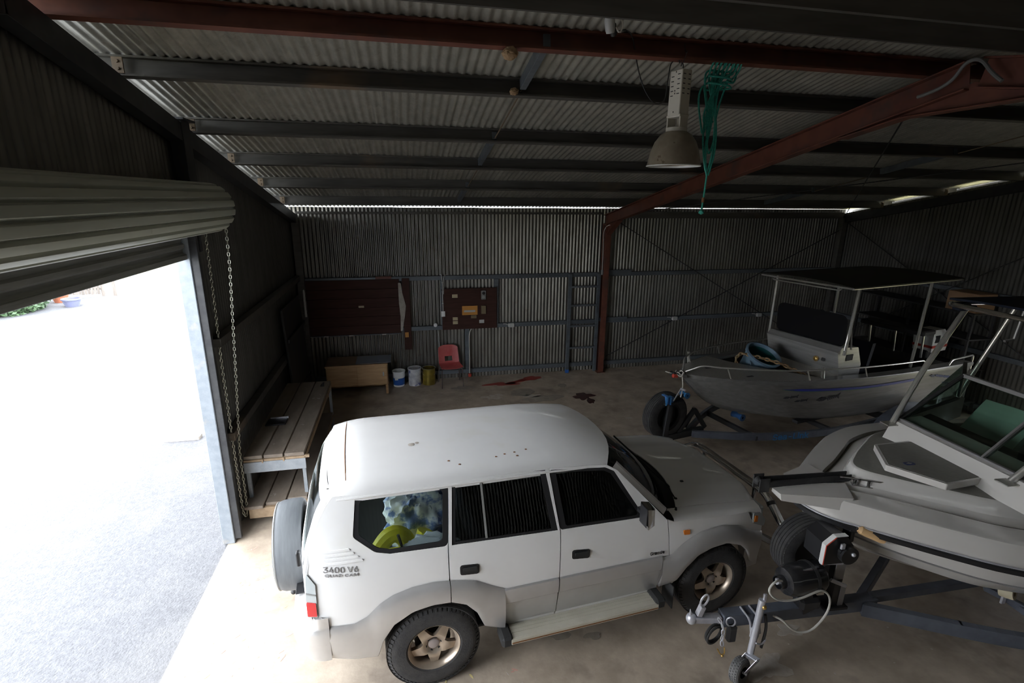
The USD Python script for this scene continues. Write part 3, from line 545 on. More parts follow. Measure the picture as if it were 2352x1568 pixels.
    hl = obj('headlamp', sidepanel(rnd([(3.09, 1.05), (3.20, 1.02), (3.28, .92), (3.26, .86), (3.10, .94)], .015), .014, .05, s), 'lens_clear', car)
    obj('indicator_lens', sidepanel(rnd([(3.11, 1.02), (3.15, 1.01), (3.15, .945), (3.11, .955)], .006), .020, .02, s), 'lens_amber', hl)
    obj('headlamp_front', B().box((3.31, s * .60, .93), (.06, .26, .15), .02), 'lens_clear', hl)
    # A pillar and windscreen edge
    tp, bt = V3(1.60, .70, 1.70), V3(2.09, .80, 1.20); n = 10; rows = []
    for t in np.linspace(0, 1, n):
        c = tp + (bt - tp) * t; rows.append([(c[0] + .02, s * (c[1] + .012), c[2] - .005), (c[0] + .06, s * (c[1] - .01), c[2] + .02), (c[0] + .08, s * (c[1] - .035), c[2] + .022), (c[0] + .085, s * (c[1] - .05), c[2] - .01)])
    obj('windscreen_pillar', B().grid(np.array(rows)), 'car_white', car)
# roof: sections from gutter to gutter, rounded at both ends
sec = np.array([(.695, 1.735), (.688, 1.762), (.672, 1.792), (.64, 1.822), (.58, 1.848), (.48, 1.866), (.34, 1.879), (.18, 1.886), (0, 1.888)]); sec = np.vstack([sec, (sec * [-1, 1])[-2::-1]])
def roof_pt(x, y, z, k):
    f = np.clip((x - 1.05) / .70, 0, 1.2); r = np.clip((-.42 - x) / .34, 0, 1.2)
    return (x, y * (1 - .03 * f * f - .05 * r * r), 1.735 + (z - 1.735) * (1 - .42 * f ** 2.2 - .5 * r ** 2) - .032 * max(0, (x + .4)) * .5 - .02 * f)
rows = []
for t in np.r_[np.linspace(0, .12, 6), np.linspace(.16, .8, 12), np.linspace(.84, 1, 7)]:
    row = []
    for y, z in sec:
        a = abs(y) / .695; xr = -.745 + .04 * a ** 2; xf = 1.79 - .21 * a ** 2.2; row.append(roof_pt(xr + (xf - xr) * t, y, z, a))
    rows.append(row)
R_ = np.array(rows); roof = obj('roof', B().grid(R_, thick=(0, 0, -.012)), 'car_white', car, 'white roof panel with faded clear coat')
gx = [(-.60 + .03 * abs(y) ** 2, y * .97, z) for y, z in sec]; obj('roof_seam', B().tube([np.array(roof_pt(p[0], p[1], p[2], 0)) + (0, 0, .0005) for p in gx[1:-1]], .0035, 6), 'rust', roof)
for s in (-1, 1):
    q = [np.array(roof_pt(x, s * .690, 1.752, 1)) + (0, s * .004, 0) for x in np.linspace(-.66, 1.52, 20)]; obj('roof_gutter', B().tube(q, .010, 6), 'car_white', roof)
for k, (x, y) in enumerate(((.62, -.52), (.70, -.50), (.79, -.49), (.80, -.54), (.90, -.47), (.30, -.56), (.22, -.50))): obj('rust_spot', B().lathe([(0, .002), (.009, .0015), (.011, 0)], 8, np.array(roof_pt(x, y, np.interp(-y, sec[:9, 0][::-1], sec[:9, 1][::-1]), 0)) + (0, 0, 0)), 'rust', roof)
obj('bird_dropping', B().lathe([(0, .004), (.02, .003), (.03, 0)], 9, np.array(roof_pt(-.05, -.18, 1.886, 0))).lathe([(0, .003), (.012, .002), (.02, 0)], 8, np.array(roof_pt(0, -.16, 1.886, 0))), 'pale_spill', roof, kind='stuff')
# windscreen, bonnet, cowl
rows = []
for t in np.linspace(0, 1, 9):
    row = []
    for a in np.linspace(-1, 1, 17):
        p = V3(1.80 - .17 * a * a, .655 * a, 1.715); q = V3(2.42 - .24 * a * a, .735 * a, 1.165); c = p + (q - p) * t + V3(.02, 0, .03) * math.sin(math.pi * t); row.append(c)
    rows.append(row)
obj('windscreen', B().grid(np.array(rows), thick=(-.004, 0, -.004)), 'car_glass', car)
rows = []
for t in np.linspace(0, 1, 22):
    row = []
    for a in np.linspace(-1, 1, 23):
        x0 = 2.50 - .20 * a * a; x1 = 3.43 - .15 * abs(a) ** 3; x = x0 + (x1 - x0) * t; y = a * (.722 - .055 * max(0, (x - 2.9) / .4) ** 2)
        z = np.interp(x, [2.2, 2.6, 3.0, 3.3, 3.4], [1.185, 1.158, 1.118, 1.07, 1.045]) + .028 * (1 - a * a) - .07 * max(0, t - .86) / .14 * max(0, t - .86) / .14 + .010 * (abs(abs(a) - .60) < .10)
        row.append((x, y, z))
    rows.append(row)
bon = obj('bonnet', B().grid(np.array(rows), thick=(0, 0, -.014)), 'car_white', car)
obj('cowl', B().grid(np.array([[(2.36 - .24 * a * a, .74 * a, 1.15) for a in np.linspace(-1, 1, 17)], [(2.505 - .20 * a * a, .72 * a, 1.150 + .02 * (1 - a * a)) for a in np.linspace(-1, 1, 17)]]), thick=(0, 0, -.02)), 'car_black', car)
for y0, y1 in ((-.60, .05), (.02, .62)):
    w = obj('wiper', B().tube([(2.44 - .06, y0, 1.175), (2.40, y0 + .2, 1.215), (2.385, y1, 1.24)], .008, 6).cyl((2.44 - .06, y0, 1.14), (2.44 - .06, y0, 1.185), .016), 'car_black', car)
    obj('wiper_blade', B().bar((2.385, y0 + .12, 1.235), (2.37, y1 + .03, 1.252), .012, .02), 'car_dark', w)
obj('washer_jet', B().box((2.62, -.35, 1.185), (.03, .025, .012)), 'car_black', bon)
fb = obj('front_bumper', B().grid(np.array([[(x, y, z) for x, y in ((3.10, -.84), (3.25, -.82), (3.36, -.70), (3.44, -.35), (3.46, 0), (3.44, .35), (3.36, .70), (3.25, .82), (3.10, .84))] for z in (.42, .45, .62, .74, .78)]), thick=(-.04, 0, 0)), 'car_silver', car)
obj('grille', B().box((3.34, 0, .92), (.05, .92, .17), .01), 'car_black', car)
for zz in (.87, .92, .97): obj('grille_bar', B().box((3.37, 0, zz), (.02, .88, .018), .004), 'chrome', car)
tubebar = fillet([(3.46, -.60, .55), (3.50, -.88, .60), (3.45, -.885, .70), (3.47, -.87, .82), (3.49, -.57, 1.035), (3.49, .57, 1.035), (3.47, .87, .82), (3.45, .885, .70), (3.50, .88, .60), (3.46, .60, .55)], .14, 8)
bb = obj('bull_bar', B().tube(tubebar, .040, 16), 'chrome', car, 'chrome tubular nudge bar')
for y in (-.42, .42): obj('bar_upright', B().tube([(3.46, y, .50), (3.49, y, .80), (3.49, y, 1.03)], .025, 12), 'chrome', bb)
obj('bar_joint', B().cyl((3.483, -.68, .955), (3.487, -.65, .978), .045), 'car_black', bb)
# rear: tailgate, window, spare wheel, bumper
XQ = lambda z: np.interp(z, [.8, .89, 1.25, 1.40, 1.62, 1.72, 1.79], [-.90, -.925, -.922, -.885, -.805, -.745, -.70])
def rearpanel(k0, k1, z0, z1, off, thick):
    K, Z = np.linspace(k0, k1, 21), np.linspace(z0, z1, 12)
    return B().grid(np.array([[(XQ(z) - .055 * (1 - abs(k) ** 4) - off, k * (float(side(-.86, z)) - .006), z) for z in Z] for k in K]), thick=(thick, 0, 0))
tg = obj('tailgate', rearpanel(-1, 1, .80, 1.30, 0, .02).join(rearpanel(-1, -.84, 1.29, 1.775, 0, .02)).join(rearpanel(.84, 1, 1.29, 1.775, 0, .02)).join(rearpanel(-.86, .86, 1.70, 1.775, 0, .02)), 'car_white', car); obj('rear_window', rearpanel(-.85, .85, 1.29, 1.71, -.004, .004), 'car_glass_clear', tg)
obj('number_plate', B().box((-.985, .42, .92), (.012, .34, .13)), 'lens_clear', tg)
sp = obj('spare_wheel_cover', B().lathe([(0, -.14), (.27, -.14), (.345, -.13), (.368, -.11), (.382, -.07), (.388, 0), (.384, .075), (.37, .10), (0, .10)], 56, (-1.10, .03, .955), (1, 0, 0)), 'vinyl_grey', car, 'dark grey vinyl spare wheel cover')
obj('cover_piping', B().tube(arc((-1.215, .03, .955), .366, 0, 2 * np.pi, 57, (0, 1, 0), (0, 0, 1))[:-1], .008, 6, True), 'meter_grey', sp); obj('wheel_carrier', B().box((-.985, .03, .955), (.06, .30, .34), .02), 'car_dark', sp)
obj('tailgate_hinge', B().box((-.965, -.70, 1.32), (.03, .05, .12), .008), 'car_black', tg)
bp = B(); prof = [(-1.00, .50), (-1.055, .55), (-1.075, .66), (-1.06, .735), (-1.03, .775), (-.96, .80), (-.925, .88)]
path = [(-.0, -.885 + 0), ]
rows = []
for (dx, z) in prof:
    k = -dx - .83; rows.append([(-.835, -.872 - .012 * (z < .76), z), (-.835 - k * .45, -.862, z), (-.835 - k * .8, -.80, z), (-.835 - k, -.66, z), (-.835 - k * 1.08, 0, z), (-.835 - k, .66, z), (-.835 - k * .8, .80, z), (-.835 - k * .45, .862, z), (-.835, .872 + .012 * (z < .76), z)])
obj('rear_bumper', B().grid(np.array(rows), thick=(.05, 0, 0)), 'car_silver', car)
obj('bumper_tread', B().box((-1.0, 0, .803), (.12, .9, .012)), 'car_black', car); obj('tow_bar', B().bar((-.8, 0, .42), (-1.12, 0, .42), .06, .05).sphere((-1.15, 0, .47), .026), 'dark_steel', car)
# underbody, cabin and what lies in it
obj('chassis', B().span((-.95, -.56, .34), (3.15, .56, .62), .04).span((2.15, -.60, .6), (3.2, .60, 1.0), .04), 'car_dark', car); obj('cabin_floor', B().span((-.90, -.80, .845), (2.25, .80, .875), .01).span((.35, -.80, .40), (2.1, .80, .43), .01), 'car_dark', car)
for x in (0, 2.70): obj('axle', B().cyl((x, -.70, .38), (x, .70, .38), .05), 'car_dark', car)
for x, y, w in ((1.25, -.40, .50), (1.25, .40, .50), (.42, 0, 1.30)):
    st = obj('seat_back', B().hull([(x + dx + .02 * sx, y + sy * w / 2 * k, z) for dx, z, k in ((.10, .88, 1), (-.10, 1.42, .92)) for sx in (-2.5, 2.5) for sy in (-1, 1)]), 'seat_grey', car); obj('seat_base', B().box((x + .25, y, .90), (.5, w, .14), .04), 'seat_grey', st)
    for yy in ((y,) if w < 1 else (-.4, .4)): obj('headrest', B().box((x - .12, yy, 1.50), (.09, .24, .17), .03), 'headrest', st)
obj('dashboard', B().span((1.95, -.78, .95), (2.35, .78, 1.16), .05), 'car_dark', car); obj('steering_wheel', B().tube(arc((1.82, -.38, 1.12), .185, 0, 2 * np.pi, 33, (0, 1, 0), (-.42, 0, .9))[:-1], .015, 8, True).cyl((1.83, -.38, 1.11), (1.98, -.38, 1.05), .03), 'car_dark', car)
# wheels
def wheel(name, x, y, s, steer=0):
    w = thing(name, parent=car); w_ = UsdGeom.Xformable(w); w_.ClearXformOpOrder(); w_.AddTranslateOp(opSuffix='at').Set(Gf.Vec3d(x, y, .385))
    ax = V3(0, s, 0); R, W = .385, .255; h = W / 2
    prof = [(.205, -h * .86), (.23, -h), (.30, -h * 1.03), (.345, -h * .96), (.372, -h * .80)]
    for k in range(-3, 4):
        c = k * .033; prof += [(.385, c - .011), (.385, c + .011), (.374, c + .013), (.374, c + .020)]
    prof = prof[:-2] + [(.372, h * .80), (.345, h * .96), (.30, h * 1.03), (.23, h), (.205, h * .86)]
    t = B().lathe(prof, 64, (0, 0, 0), ax)
    for k in range(58):
        a = 2 * np.pi * k / 58; c, sn = math.cos(a), math.sin(a); rad, tan = V3(c, 0, sn), V3(-sn, 0, c)
        for sd in (-1, 1): t.hull([rad * rr + tan * tt + ax * sd * yy for rr, yy in ((.352, h * .975), (.381, h * .80), (.381, h * .62), (.355, h * .62)) for tt in (-.012, .012)])
    obj('tyre', t, 'rubber', w)
    o = h * .55; xx, yy, _ = frame_of(ax)
    rim = obj('rim', B().lathe([(.19, -h * .8), (.185, -h * .5), (.18, 0), (.185, h * .6), (.206, h * .90), (.215, h * .95), (.218, h * .88), (.205, h * .80), (.195, h * .55), (.19, 0), (.195, -h * .8)], 48, (0, 0, 0), ax), 'rim_bronze', w)
    disc = Point(0, 0).buffer(.198, quad_segs=16)
    for k in range(5):
        a = 2 * np.pi * k / 5 + .32; win = Polygon([(.098, 0), (.125, -.034), (.165, -.075), (.186, -.045), (.190, 0), (.186, .045), (.165, .075), (.125, .034)]).buffer(.008).buffer(-.004)
        disc = disc.difference(affinity.rotate(win, math.degrees(a), origin=(0, 0)))
    v, f = patch(disc, .022); rr = np.hypot(v[:, 0], v[:, 1]); dz = h * .55 + .030 * np.clip(1 - np.abs(rr - .11) / .09, 0, 1) - .02 * np.clip((.075 - rr) / .03, 0, 1)
    P = v[:, :1] * xx + v[:, 1:] * yy + dz[:, None] * ax
    obj('spokes', B().add(*thicken(P, f, -ax * .035)), 'rim_bronze', rim)
    obj('hub_cap', B().lathe([(0, .016), (.030, .015), (.044, .008), (.048, 0)], 28, ax * (h * .55), ax), 'rim_cap', rim)
    for k in range(6):
        a = 2 * np.pi * k / 6 + .2; p = xx * .066 * math.cos(a) + yy * .066 * math.sin(a); obj('wheel_nut', B().cyl(p + ax * (h * .5), p + ax * (h * .55 + .010), .011, n=6), 'car_dark', rim)
    obj('brake_disc', B().cyl(-ax * .02, ax * .02, .15, n=32), 'dark_steel', w)
for s in (-1, 1): wheel('wheel', 0, s * .765, s); wheel('wheel', 2.70, s * .765, s)
# lettering on the body, standing where the photograph shows it
def side_text(text, x, z, h, m, slope=0.0, bold=True, stretch=1.0):
    t = meshkit.text_mesh(text, h, .003, bold); v = np.array(t.vertices); v[:, 0] *= stretch; X = x + v[:, 0]; Z = z + v[:, 1] + slope * v[:, 0]
    return B().add(np.stack([X, -(side(X, Z) + .002 + v[:, 2]), Z], 1), t.faces)
obj('engine_lettering', side_text('3400 V6', -.795, 1.245, .042, 'badge_grey', -.10, False, 1.06), 'badge_grey', car, 'grey 3400 V6 lettering', kind='stuff', smooth=False)
obj('engine_lettering', side_text('QUAD CAM', -.785, 1.212, .020, 'badge_grey', -.10, False, 1.62), 'badge_grey', car, 'small grey QUAD CAM lettering', kind='stuff', smooth=False)
obj('door_lettering', side_text('Grande', 1.965, .836, .032, 'car_dark', -.02, False), 'car_dark', car, 'dark script on the front door', kind='stuff', smooth=False)
for a, b, c in ((1.9, 3.27, .0),): obj('aerial_base', B().cyl((2.28, -.755, 1.165), (2.28, -.755, 1.20), .014, .008), 'car_black', car)
# load behind the rear side window: separate things resting on the cabin floor
CT = UsdGeom.XformCache().GetLocalToWorldTransform(car)
def incar(p): q = CT.Transform(Gf.Vec3d(*map(float, p))); return (q[0], q[1], q[2])
yb = thing('life_jacket', 'yellow life jacket with black straps seen through the car rear side window', 'life jacket', incar((-.28, -.50, .875)), math.radians(4.78))
jk = B().tube(spline([(-.26, -.12, .10), (-.12, -.15, .34), (.02, -.12, .46), (.12, -.10, .36), (.10, -.12, .20)], 24), np.linspace(.06, .075, 24), 10).tube(spline([(-.20, -.05, .12), (0, -.08, .20), (.16, -.12, .24), (.28, -.10, .42)], 20), .07, 10).box((0, -.02, .09), (.55, .3, .18), .07)
obj('foam_body', jk, 'bag_yellow', yb); 
for q in ([(-.22, -.21, .26), (-.02, -.21, .33), (.22, -.2, .28)], [(.02, -.2, .12), (.08, -.21, .3), (.05, -.2, .5)], [(-.25, -.2, .12), (0, -.2, .16), (.26, -.2, .14)]): obj('strap', B().tube(spline(q, 12), .012, 6), 'strap_black', yb)
clth = thing('cloth_bundle', 'crumpled blue and white cloth bundle behind the yellow life jacket in the car', 'cloth', incar((.0, -.22, .875)), math.radians(4.78))
t = trimesh.creation.icosphere(4); v = np.array(t.vertices); v *= (V3(.30, .20, .44) * (1 + .9 * (meshkit.fbm(v * 3.2 + 7, 4, 3)[:, None] - .5))); v[:, 2] = np.maximum(v[:, 2] + .36, 0)
obj('folds', B().add(v, t.faces), 'cloth_blue', clth)
wc = thing('cloth_bag', 'pale crumpled cloth in front of the yellow life jacket in the car', 'cloth', incar((.0, -.68, .875)), math.radians(4.78))
t = trimesh.creation.icosphere(3); v = np.array(t.vertices); v *= (V3(.28, .06, .24) * (1 + .8 * (meshkit.fbm(v * 4 + 2, 4, 5)[:, None] - .5))); v[:, 2] = np.maximum(v[:, 2] + .2, 0); obj('folds', B().add(v, t.faces), 'cloth_white', wc)
# ================================================================== the aluminium boat on its trailer
A1 = math.radians(11.6); O1 = V3(4.0, 6.58, 0)
def spare(parent, name, c, R, W, hub, m='rubber', ax=(0, 1, 0)):
    ax = V3(*ax); h = W / 2; prof = [(R * .56, -h * .8), (R * .62, -h), (R * .82, -h * 1.04), (R * .93, -h * .9)]
    for k in (-2, -1, 0, 1, 2): q = k * W * .17; prof += [(R, q - W * .065), (R, q + W * .065), (R * .975, q + W * .075), (R * .975, q + W * .095)]
    prof = prof[:-2] + [(R * .93, h * .9), (R * .82, h * 1.04), (R * .62, h), (R * .56, h * .8)]
    w = thing(name, parent=parent, loc=c); tb = B().lathe(prof, 56, (0, 0, 0), ax); xx, yy, _ = frame_of(ax)
    for k in range(72):
        a = 2 * np.pi * k / 72; rad, tan = xx * math.cos(a) + yy * math.sin(a), -xx * math.sin(a) + yy * math.cos(a)
        for sd in (-1, 1): tb.hull([rad * q + tan * t + ax * sd * z for q, z in ((R * .94, h * .93), (R * .995, h * .72), (R * .995, h * .55), (R * .95, h * .55)) for t in (-R * .03, R * .03)])
    obj('tyre', tb, m, w)
    rm = obj('rim', B().lathe([(0, .01), (R * .22, .012), (R * .3, -.012), (R * .42, -.02), (R * .5, .02), (R * .55, h * .75), (R * .575, h * .8), (R * .56, h * .6), (R * .53, -.02), (R * .55, -h * .8), (R * .52, -h * .8), (R * .5, -.03), (0, -.03)], 40, (0, 0, 0), ax), hub, w)
    for k in range(5): a = 2 * np.pi * k / 5; obj('wheel_nut', B().cyl(ax * -.005 + (xx * math.cos(a) + yy * math.sin(a)) * R * .2, ax * .03 + (xx * math.cos(a) + yy * math.sin(a)) * R * .2, .011, n=6), 'tin', rm)
    return w
S1 = [0, .12, .3, .6, 1.0, 1.5, 2.2, 3.0, 4.2, 5.75]
g1 = PchipInterpolator(S1, [.03, .14, .29, .47, .63, .77, .88, .94, .98, .97]); gz1 = PchipInterpolator(S1, [1.43, 1.425, 1.415, 1.40, 1.38, 1.35, 1.32, 1.28, 1.24, 1.20])
c1 = PchipInterpolator(S1, [.0, .008, .022, .085, .24, .46, .68, .78, .82, .82]); cz1 = PchipInterpolator(S1, [1.40, 1.29, 1.13, .93, .79, .69, .61, .57, .54, .52])
k1 = PchipInterpolator(S1, [1.38, 1.265, 1.10, .875, .69, .555, .47, .43, .41, .40])
st1 = np.r_[np.linspace(0, 1, 16), np.linspace(1.15, 5.75, 24)]
def hull1(s, t):
    """Near or far side of the hull: t 0 at the keel, 1 at the chine, 2 at the gunwale."""
    if t <= 1: return c1(s) * t, k1(s) + (cz1(s) - k1(s)) * t
    q = t - 1; return c1(s) + (g1(s) - c1(s)) * (q ** .8), cz1(s) + (gz1(s) - cz1(s)) * q
boat = thing('aluminium_boat', 'bare aluminium centre-console fishing boat with a flat canopy, sitting on its trailer at the back', 'boat', O1, A1)
hb = B()
for sg in (-1, 1):
    tt = np.r_[np.linspace(0, 1, 5), 1.02, np.linspace(1.08, 2, 12)]
    P = []
    for s in st1:
        row = []
        for t in tt:
            y, z = hull1(s, t); rib = .008 * ((1.40 < t < 1.44) + (1.62 < t < 1.66)) if t > 1 else .012 * (abs(t - .5) < .13)
            row.append((s + .0, sg * (y + rib), z))
        P.append(row)
    hb.grid(np.array(P), thick=(0, -sg * .006, .002))
hb.grid(np.array([[(5.75, sg * g1(5.75) * k, (1 - f_) * k1(5.75) + f_ * (gz1(5.75) - .12)) for sg, k in ((-1, 1), (-1, .5), (1, 0), (1, .5), (1, 1))] for f_ in (.12, .5, 1)]), thick=(.01, 0, 0))
obj('hull', hb, 'alloy', boat)
for sg in (-1, 1):
    ss = np.linspace(.0, 5.75, 40)
    obj('gunwale', B().grid(np.array([[(s, sg * (g1(s) + o), gz1(s) + z) for s in ss] for o, z in ((-.002, -.055), (.014, -.05), (.016, .0), (.006, .014), (-.05, .014), (-.16, .008), (-.175, -.03))])), 'alloy', boat)
dk = Polygon([(.02, .02), *[(s, g1(s) - .01) for s in np.linspace(.1, 1.15, 12)], (1.28, .30), (1.55, -.10), (1.95, -.60), (2.1, -(g1(2.1) - .05)), *[(s, -(g1(s) - .01)) for s in np.linspace(2.0, .1, 14)]])
v, f = patch(dk, .12); P = np.c_[v, gz1(v[:, 0]) + .016]; obj('foredeck', B().add(*thicken(P, f, V3(0, 0, -.012))), 'checker', boat, 'tread-plate foredeck')
obj('hatch_recess', B().box((.62, .10, gz1(.62) + .018), (.10, .05, .006)), 'boat_inside', boat); obj('hatch_recess', B().box((.95, -.42, gz1(.95) + .018), (.12, .04, .006)), 'boat_inside', boat)
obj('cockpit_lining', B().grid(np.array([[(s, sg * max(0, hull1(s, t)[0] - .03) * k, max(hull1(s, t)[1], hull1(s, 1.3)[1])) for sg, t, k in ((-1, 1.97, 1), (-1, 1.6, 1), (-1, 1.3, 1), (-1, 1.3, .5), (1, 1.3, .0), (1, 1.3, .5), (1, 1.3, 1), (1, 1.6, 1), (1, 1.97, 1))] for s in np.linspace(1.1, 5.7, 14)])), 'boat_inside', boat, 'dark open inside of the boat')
for sg, s0, s1 in ((-1, .10, 4.3), (1, .10, 3.2)):
    q = [(.06, sg * .03, gz1(0) + .04), (.22, sg * (.19), gz1(.2) + .17)] + [(s, sg * (g1(s) - .03), gz1(s) + .17) for s in np.linspace(.4, s1, 14)] + [(s1 + .10, sg * (g1(s1) - .03), gz1(s1) + .02)]
    r = obj('bow_rail', B().tube(fillet(q, .06, 4), .014, 10), 'alloy_tube', boat)
    for s in ((.55, 1.75, 2.9) if sg < 0 else (.55, 1.5)): obj('rail_stanchion', B().cyl((s + .02, sg * (g1(s) - .02), gz1(s) + .0), (s - .06, sg * (g1(s) - .03), gz1(s) + .17), .010), 'alloy_tube', r)
q = fillet([(5.05, -(g1(5.1) - .03), gz1(5.1) + .01), (5.12, -(g1(5.1) - .03), gz1(5.1) + .10), (5.78, -(g1(5.7) - .03), gz1(5.7) + .13), (5.78, -(g1(5.7) - .03), gz1(5.7) - .30)], .05); obj('stern_rail', B().tube(q, .016, 10), 'alloy_tube', boat)
obj('rod_holder', B().cyl((2.05, -.80, 1.30), (2.16, -.70, 1.47), .024), 'alloy_tube', boat); obj('rod_holder', B().cyl((.62, .52, 1.38), (.58, .50, 1.58), .024), 'alloy_tube', boat)
# bow roller with its rope
obj('bow_roller', B().box((-.06, 0, 1.44), (.24, .10, .04), .008).cyl((-.15, -.045, 1.455), (-.15, .045, 1.455), .028), 'dark_steel', boat); obj('roller_tip', B().cyl((-.19, -.05, 1.44), (-.12, -.055, 1.43), .028), 'red_cap', boat, 'red roller end')
# console
cs = obj('console', B().prism([(2.55, 1.16), (2.62, 1.28), (2.50, 1.66), (2.60, 1.73), (2.98, 1.70), (3.12, 1.40), (3.12, .62), (2.78, .62), (2.78, .9)], 1.32, (0, .66, 0), (1, 0, 0), (0, 0, 1)), 'alloy_panel', boat, 'brushed aluminium console')
obj('console_hatch', B().box((2.80, -.664, 1.55), (.16, .006, .10), .002).box((2.54, -.42, 1.48), (.03, .06, .05), .01), 'boat_inside', cs); obj('console_light', B().sphere((2.53, -.30, 1.46), (.03, .045, .045)), 'brass', cs)
ws = rounded(1.26, .52, .12); obj('console_windscreen', B().prism(ws, .006, (2.66, 0, 1.97), (0, 1, 0), (-.08, 0, 1)), 'black_matte', boat, 'black perspex console windscreen')
for y in (-.28, -.02, .30): obj('gauge', B().cyl((2.90, y, 1.72), (2.93, y, 1.76), .07, n=20), 'dark_steel', cs)
# canopy on four posts
cn = obj('canopy', B().grid(np.array([[(x, y, 2.70 + .04 * (1 - (y / .83) ** 2)) for y in np.linspace(-.83, .83, 9)] for x in np.linspace(2.32, 5.14, 9)]), thick=(0, 0, .022)), 'canopy_dark', boat, 'dark flat canopy')
obj('canopy_rim', B().tube(fillet([(2.32, -.83, 2.70), (5.14, -.83, 2.70), (5.14, .83, 2.70), (2.32, .83, 2.70), (2.32, -.82, 2.70)], .10, 6), .016, 8), 'alloy_tube', cn)
for x, y in ((2.62, -.70), (2.62, .70), (4.36, -.74), (4.36, .74)): obj('canopy_post', B().tube([(x - .02, y, 1.22 if x > 3 else 1.62), (x + .02, y * 1.03, 2.71)], .024, 10), 'alloy_tube', boat)
for y in (-.70,): obj('post_brace', B().tube([(2.58, y, 1.70), (2.61, y, 2.04)], .014, 8).tube([(2.74, y, 1.70), (2.65, y, 2.04)], .014, 8), 'alloy_tube', boat)
obj('grab_rail', B().tube(fillet([(2.42, -.60, 2.69), (2.38, -.60, 2.64), (2.38, .60, 2.64), (2.42, .60, 2.69)], .05), .012, 8), 'alloy_tube', cn)
seat = obj('helm_seat', B().box((3.52, -.15, 1.12), (.46, .50, .12), .04).hull([(3.70 + dx + k, -.15 + sy, z) for dx in (0, .08) for sy, z, k in ((-.25, 1.16, 0), (.25, 1.16, 0), (-.24, 1.60, .10), (.24, 1.60, .10))]), 'seat_navy', boat, 'dark blue moulded helm seat'); obj('seat_pedestal', B().cyl((3.55, -.15, .70), (3.55, -.15, 1.08), .06), 'alloy_tube', seat)
bt = obj('bait_table', B().box((5.30, .13, 1.65), (.36, 1.16, .09), .02), 'shelf_dark', boat, 'dark transverse bait table at the stern')
for y in (-.35, .13, .60): obj('table_leg', B().cyl((5.36, y, 1.16), (5.30, y, 1.61), .020, n=10), 'alloy_tube', bt)
# outboard motor
mo = thing('outboard_motor', 'white outboard motor with red trim on the stern of the aluminium boat', 'outboard motor', O1 + V3(math.cos(A1) * 5.84 + math.sin(A1) * .15, math.sin(A1) * 5.84 - math.cos(A1) * .15, 1.18), A1)
obj('cowling', B().hull([(x, y, z) for x, z, w in ((-.10, .02, .16), (.36, .02, .16), (-.14, .30, .17), (.38, .28, .17), (-.06, .44, .13), (.26, .44, .13)) for y in (-w, w)]), 'white_plastic', mo); obj('cowl_stripe', B().span((-.12, -.176, .10), (.36, .176, .15)), 'red_cap', mo); obj('cowl_vent', B().span((-.06, -.172, .20), (.08, .172, .34)), 'car_black', mo)
obj('clamp_bracket', B().box((-.06, 0, -.12), (.12, .22, .34), .02), 'dark_steel', mo); obj('leg', B().hull([(x, y, z) for x, z in ((.02, .0), (.24, .0), (.04, -.70), (.20, -.70)) for y in (-.06, .06)]).lathe([(0, -.2), (.05, -.12), (.06, 0), (.05, .2), (0, .24)], 16, (.13, 0, -.72), (1, 0, 0)), 'dark_steel', mo); obj('propeller', B().hull([(.36, -.1, -.75), (.38, .1, -.66), (.37, 0, -.6), (.35, .02, -.84)]).cyl((.30, 0, -.72), (.40, 0, -.72), .04), 'dark_steel', mo)
# decals
def decal(poly, m, name, side=-1, label=None, dz=0.):
    v, f = patch(poly, .06); t = np.array([1 + np.clip((z - cz1(s)) / (gz1(s) - cz1(s)), 0, 1) for s, z in v]); y = np.array([hull1(s, q)[0] for (s, z), q in zip(v, t)]) + .0105
    P = np.stack([v[:, 0], side * y, v[:, 1]], 1); return obj(name, B().add(*thicken(P, f, V3(0, -side * .002, 0))), m, boat, label, smooth=False)
sx = np.linspace(1.35, 4.35, 30); w = .022 * np.minimum(1, np.minimum(sx - 1.34, 4.36 - sx) / .3)
zz = gz1(sx) - .135 - .03 * np.sin((sx - 1.35) / 3.0 * np.pi)
decal(Polygon(np.r_[np.c_[sx, zz + w], np.c_[sx, zz - w][::-1]]), 'stripe_blue', 'stripe', label='blue hull stripe'); decal(Polygon(np.r_[np.c_[sx[:20], zz[:20] - w[:20] - .001], np.c_[sx[:20], zz[:20] - w[:20] - .010][::-1]]), 'decal_green', 'stripe')
def fish(x, z, L, name='fish_decal'):
    g = Polygon([(0, 0), (.16, .085), (.34, .06), (.40, .02), (.40, -.02), (.30, -.075), (.14, -.06)]).difference(Point(.16, .03).buffer(.03))
    g = g.union(sbox(.36, -.012, .86, .012))
    for k in range(5): g = g.union(Polygon([(.46 + .08 * k, 0), (.50 + .08 * k, .10 - .012 * k), (.52 + .08 * k, .10 - .012 * k), (.49 + .08 * k, 0), (.53 + .08 * k, -.10 + .012 * k), (.51 + .08 * k, -.10 + .012 * k)]))
    g = g.union(Polygon([(.84, 0), (1.0, .12), (.94, 0), (1.0, -.12)])); g = affinity.rotate(affinity.scale(g, L, L, origin=(0, 0)), 6, origin=(0, 0)); decal(affinity.translate(g.buffer(.004), x, z), 'decal_dark', name)
fish(1.45, 1.06, .22); fish(1.66, .985, .20); fish(2.02, .985, .42)
gs = []
for k, (x, z, L) in enumerate(((4.62, 1.10, .16), (4.76, 1.085, .13), (4.88, 1.06, .17), (5.02, 1.03, .15), (5.14, 1.01, .16))): gs.append(affinity.translate(affinity.rotate(blob(L * .5, .022, 500 + k, rough=.35), -14), x, z))
gs.append(Polygon([(5.0, .93), (5.2, .90), (5.45, .80), (5.30, .83), (5.05, .90)]))
